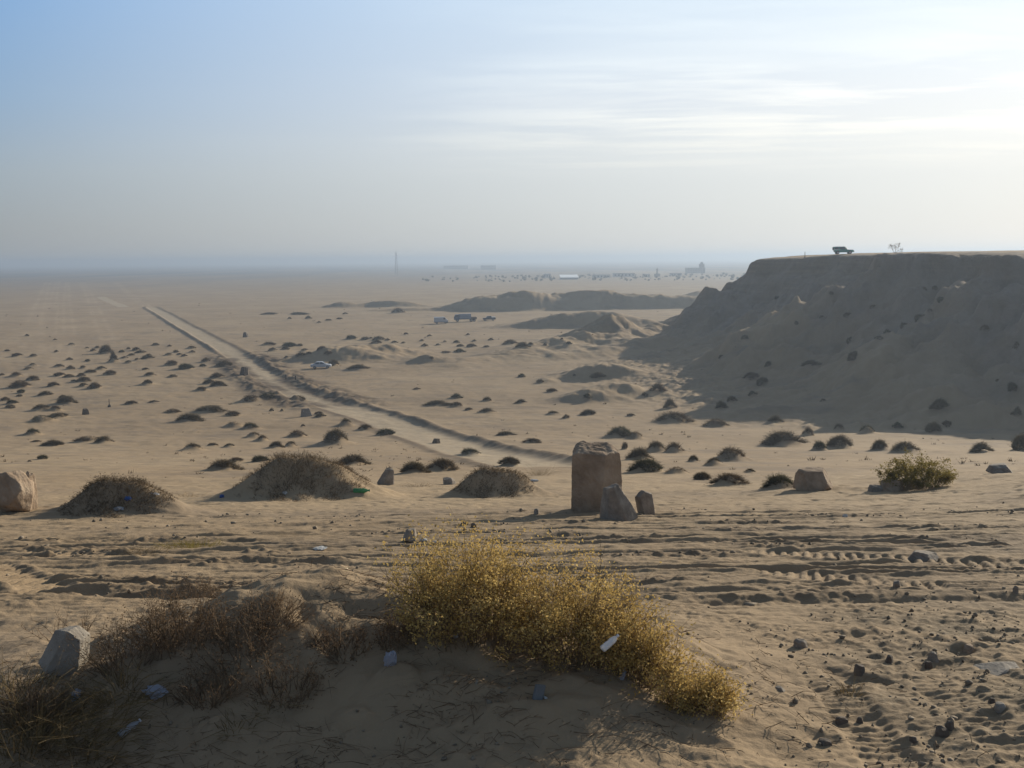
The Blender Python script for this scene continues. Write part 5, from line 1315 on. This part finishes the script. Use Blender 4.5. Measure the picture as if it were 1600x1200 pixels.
crumple('plastic_bag', 245, 1086, 38, 26, 20, 5, 'crumpled bluish plastic bag on the shaded side of the near mound', F_BAG, 'plastic bag')
crumple('plastic_cup', 118, 1092, 14, 12, 22, 7, 'small crushed white plastic cup below the tilted stone', F_BAG, 'plastic cup', (0, 0.4, 0))
def in_bush_bottle():
    b = bottle(945, 1030, 34, (0.2, -0.5, R(30)), 'clear plastic bottle caught high in the golden bush', F_SHINE, seed=9, crush=0.3)
    b.location.z += 0.20; b.location.y -= 0.30
    return b
in_bush_bottle()
bottle(975, 1060, 24, (0, -1.2, R(20)), 'bluish plastic bottle standing under the right side of the golden bushes', F_BAG, lift=2.2, seed=11)
def carton(px, py, w, h, label):
    gx, gy = ground_full(px, py); m = gy / FPX; bm = bmesh.new(); bx(bm, (0, 0, 0), (w * m, w * m * 0.55, h * m)); bevel(bm, 0.006)
    for v in bm.verts: v.co.x += 0.12 * v.co.z; v.co.y += 0.004 * math.sin(v.co.x * 90)
    root = empty('carton', (gx, gy, hz(gx, gy) + h * m * 0.42)); root.rotation_euler = (-0.25, 0.22, 0.3); tag(root, label, 'carton')
    from_bm('box', bm, M_CARD, root)
    bm = bmesh.new(); bx(bm, (w * m * 0.78, -0.01, -h * m * 0.28), (w * m * 0.55, w * m * 0.45, 0.008), Euler((0.2, 0.3, 0)).to_matrix()); from_bm('flap', bm, M_PAPER, root)
carton(842, 1092, 17, 26, 'grey drink carton with a white flap on the sand under the golden bushes')
crumple('plastic_strip', 610, 1042, 18, 10, 44, 13, 'torn strip of translucent plastic on the shaded front of the near mound', F_BAG, 'plastic scrap', (0.5, 0.25, 0), 0.25)
crumple('paper_scrap', 712, 996, 11, 8, 8, 15, 'tiny white scrap under the tallest golden bush', M_PAPER, 'paper scrap')
bottle(565, 769, 26, (0, 0, R(6)), 'green plastic bottle lying right of the largest sand mound', F_GREEN, F_GREEN, seed=17)
crumple('paper_sheet', 500, 858, 20, 18, 4, 19, 'white sheet of paper lying on the wheel ruts left of the golden bush', M_PAPER, 'paper')
crumple('plastic_scrap', 200, 781, 11, 8, 7, 21, 'blue plastic scrap caught on the left shrub mound', F_BLUE, 'plastic scrap')
crumple('plastic_scrap', 347, 777, 7, 6, 6, 23, 'small blue scrap in the sand at the left tip of the largest mound', F_BLUE, 'plastic scrap')
crumple('plastic_bag', 185, 797, 16, 12, 7, 25, 'clear plastic bag at the foot of the left shrub mound', F_CLEAR, 'plastic bag')
bottle(242, 773, 16, (0, 0, R(-20)), 'clear bottle at the right tip of the left shrub mound', F_CLEAR, seed=27)
crumple('paper_scrap', 445, 772, 8, 6, 6, 29, 'pale scrap on the shaded front of the largest sand mound', M_PAPER, 'paper scrap')
crumple('paper_scrap', 834, 752, 15, 10, 4, 31, 'white scrap by the road edge left of the stone pillar', M_PAPER, 'paper scrap')
crumple('paper_scrap', 662, 845, 12, 9, 5, 33, 'white scrap right of the pointed grey rock in the ruts', M_PAPER, 'paper scrap')
crumple('plastic_scrap', 680, 848, 9, 7, 4, 35, 'second white scrap from the pointed grey rock, nearer the golden bush', M_PAPER, 'plastic scrap')
crumple('paper_scrap', 1320, 808, 8, 6, 6, 37, 'white scrap among the ruts below the angular boulder', M_PAPER, 'paper scrap')
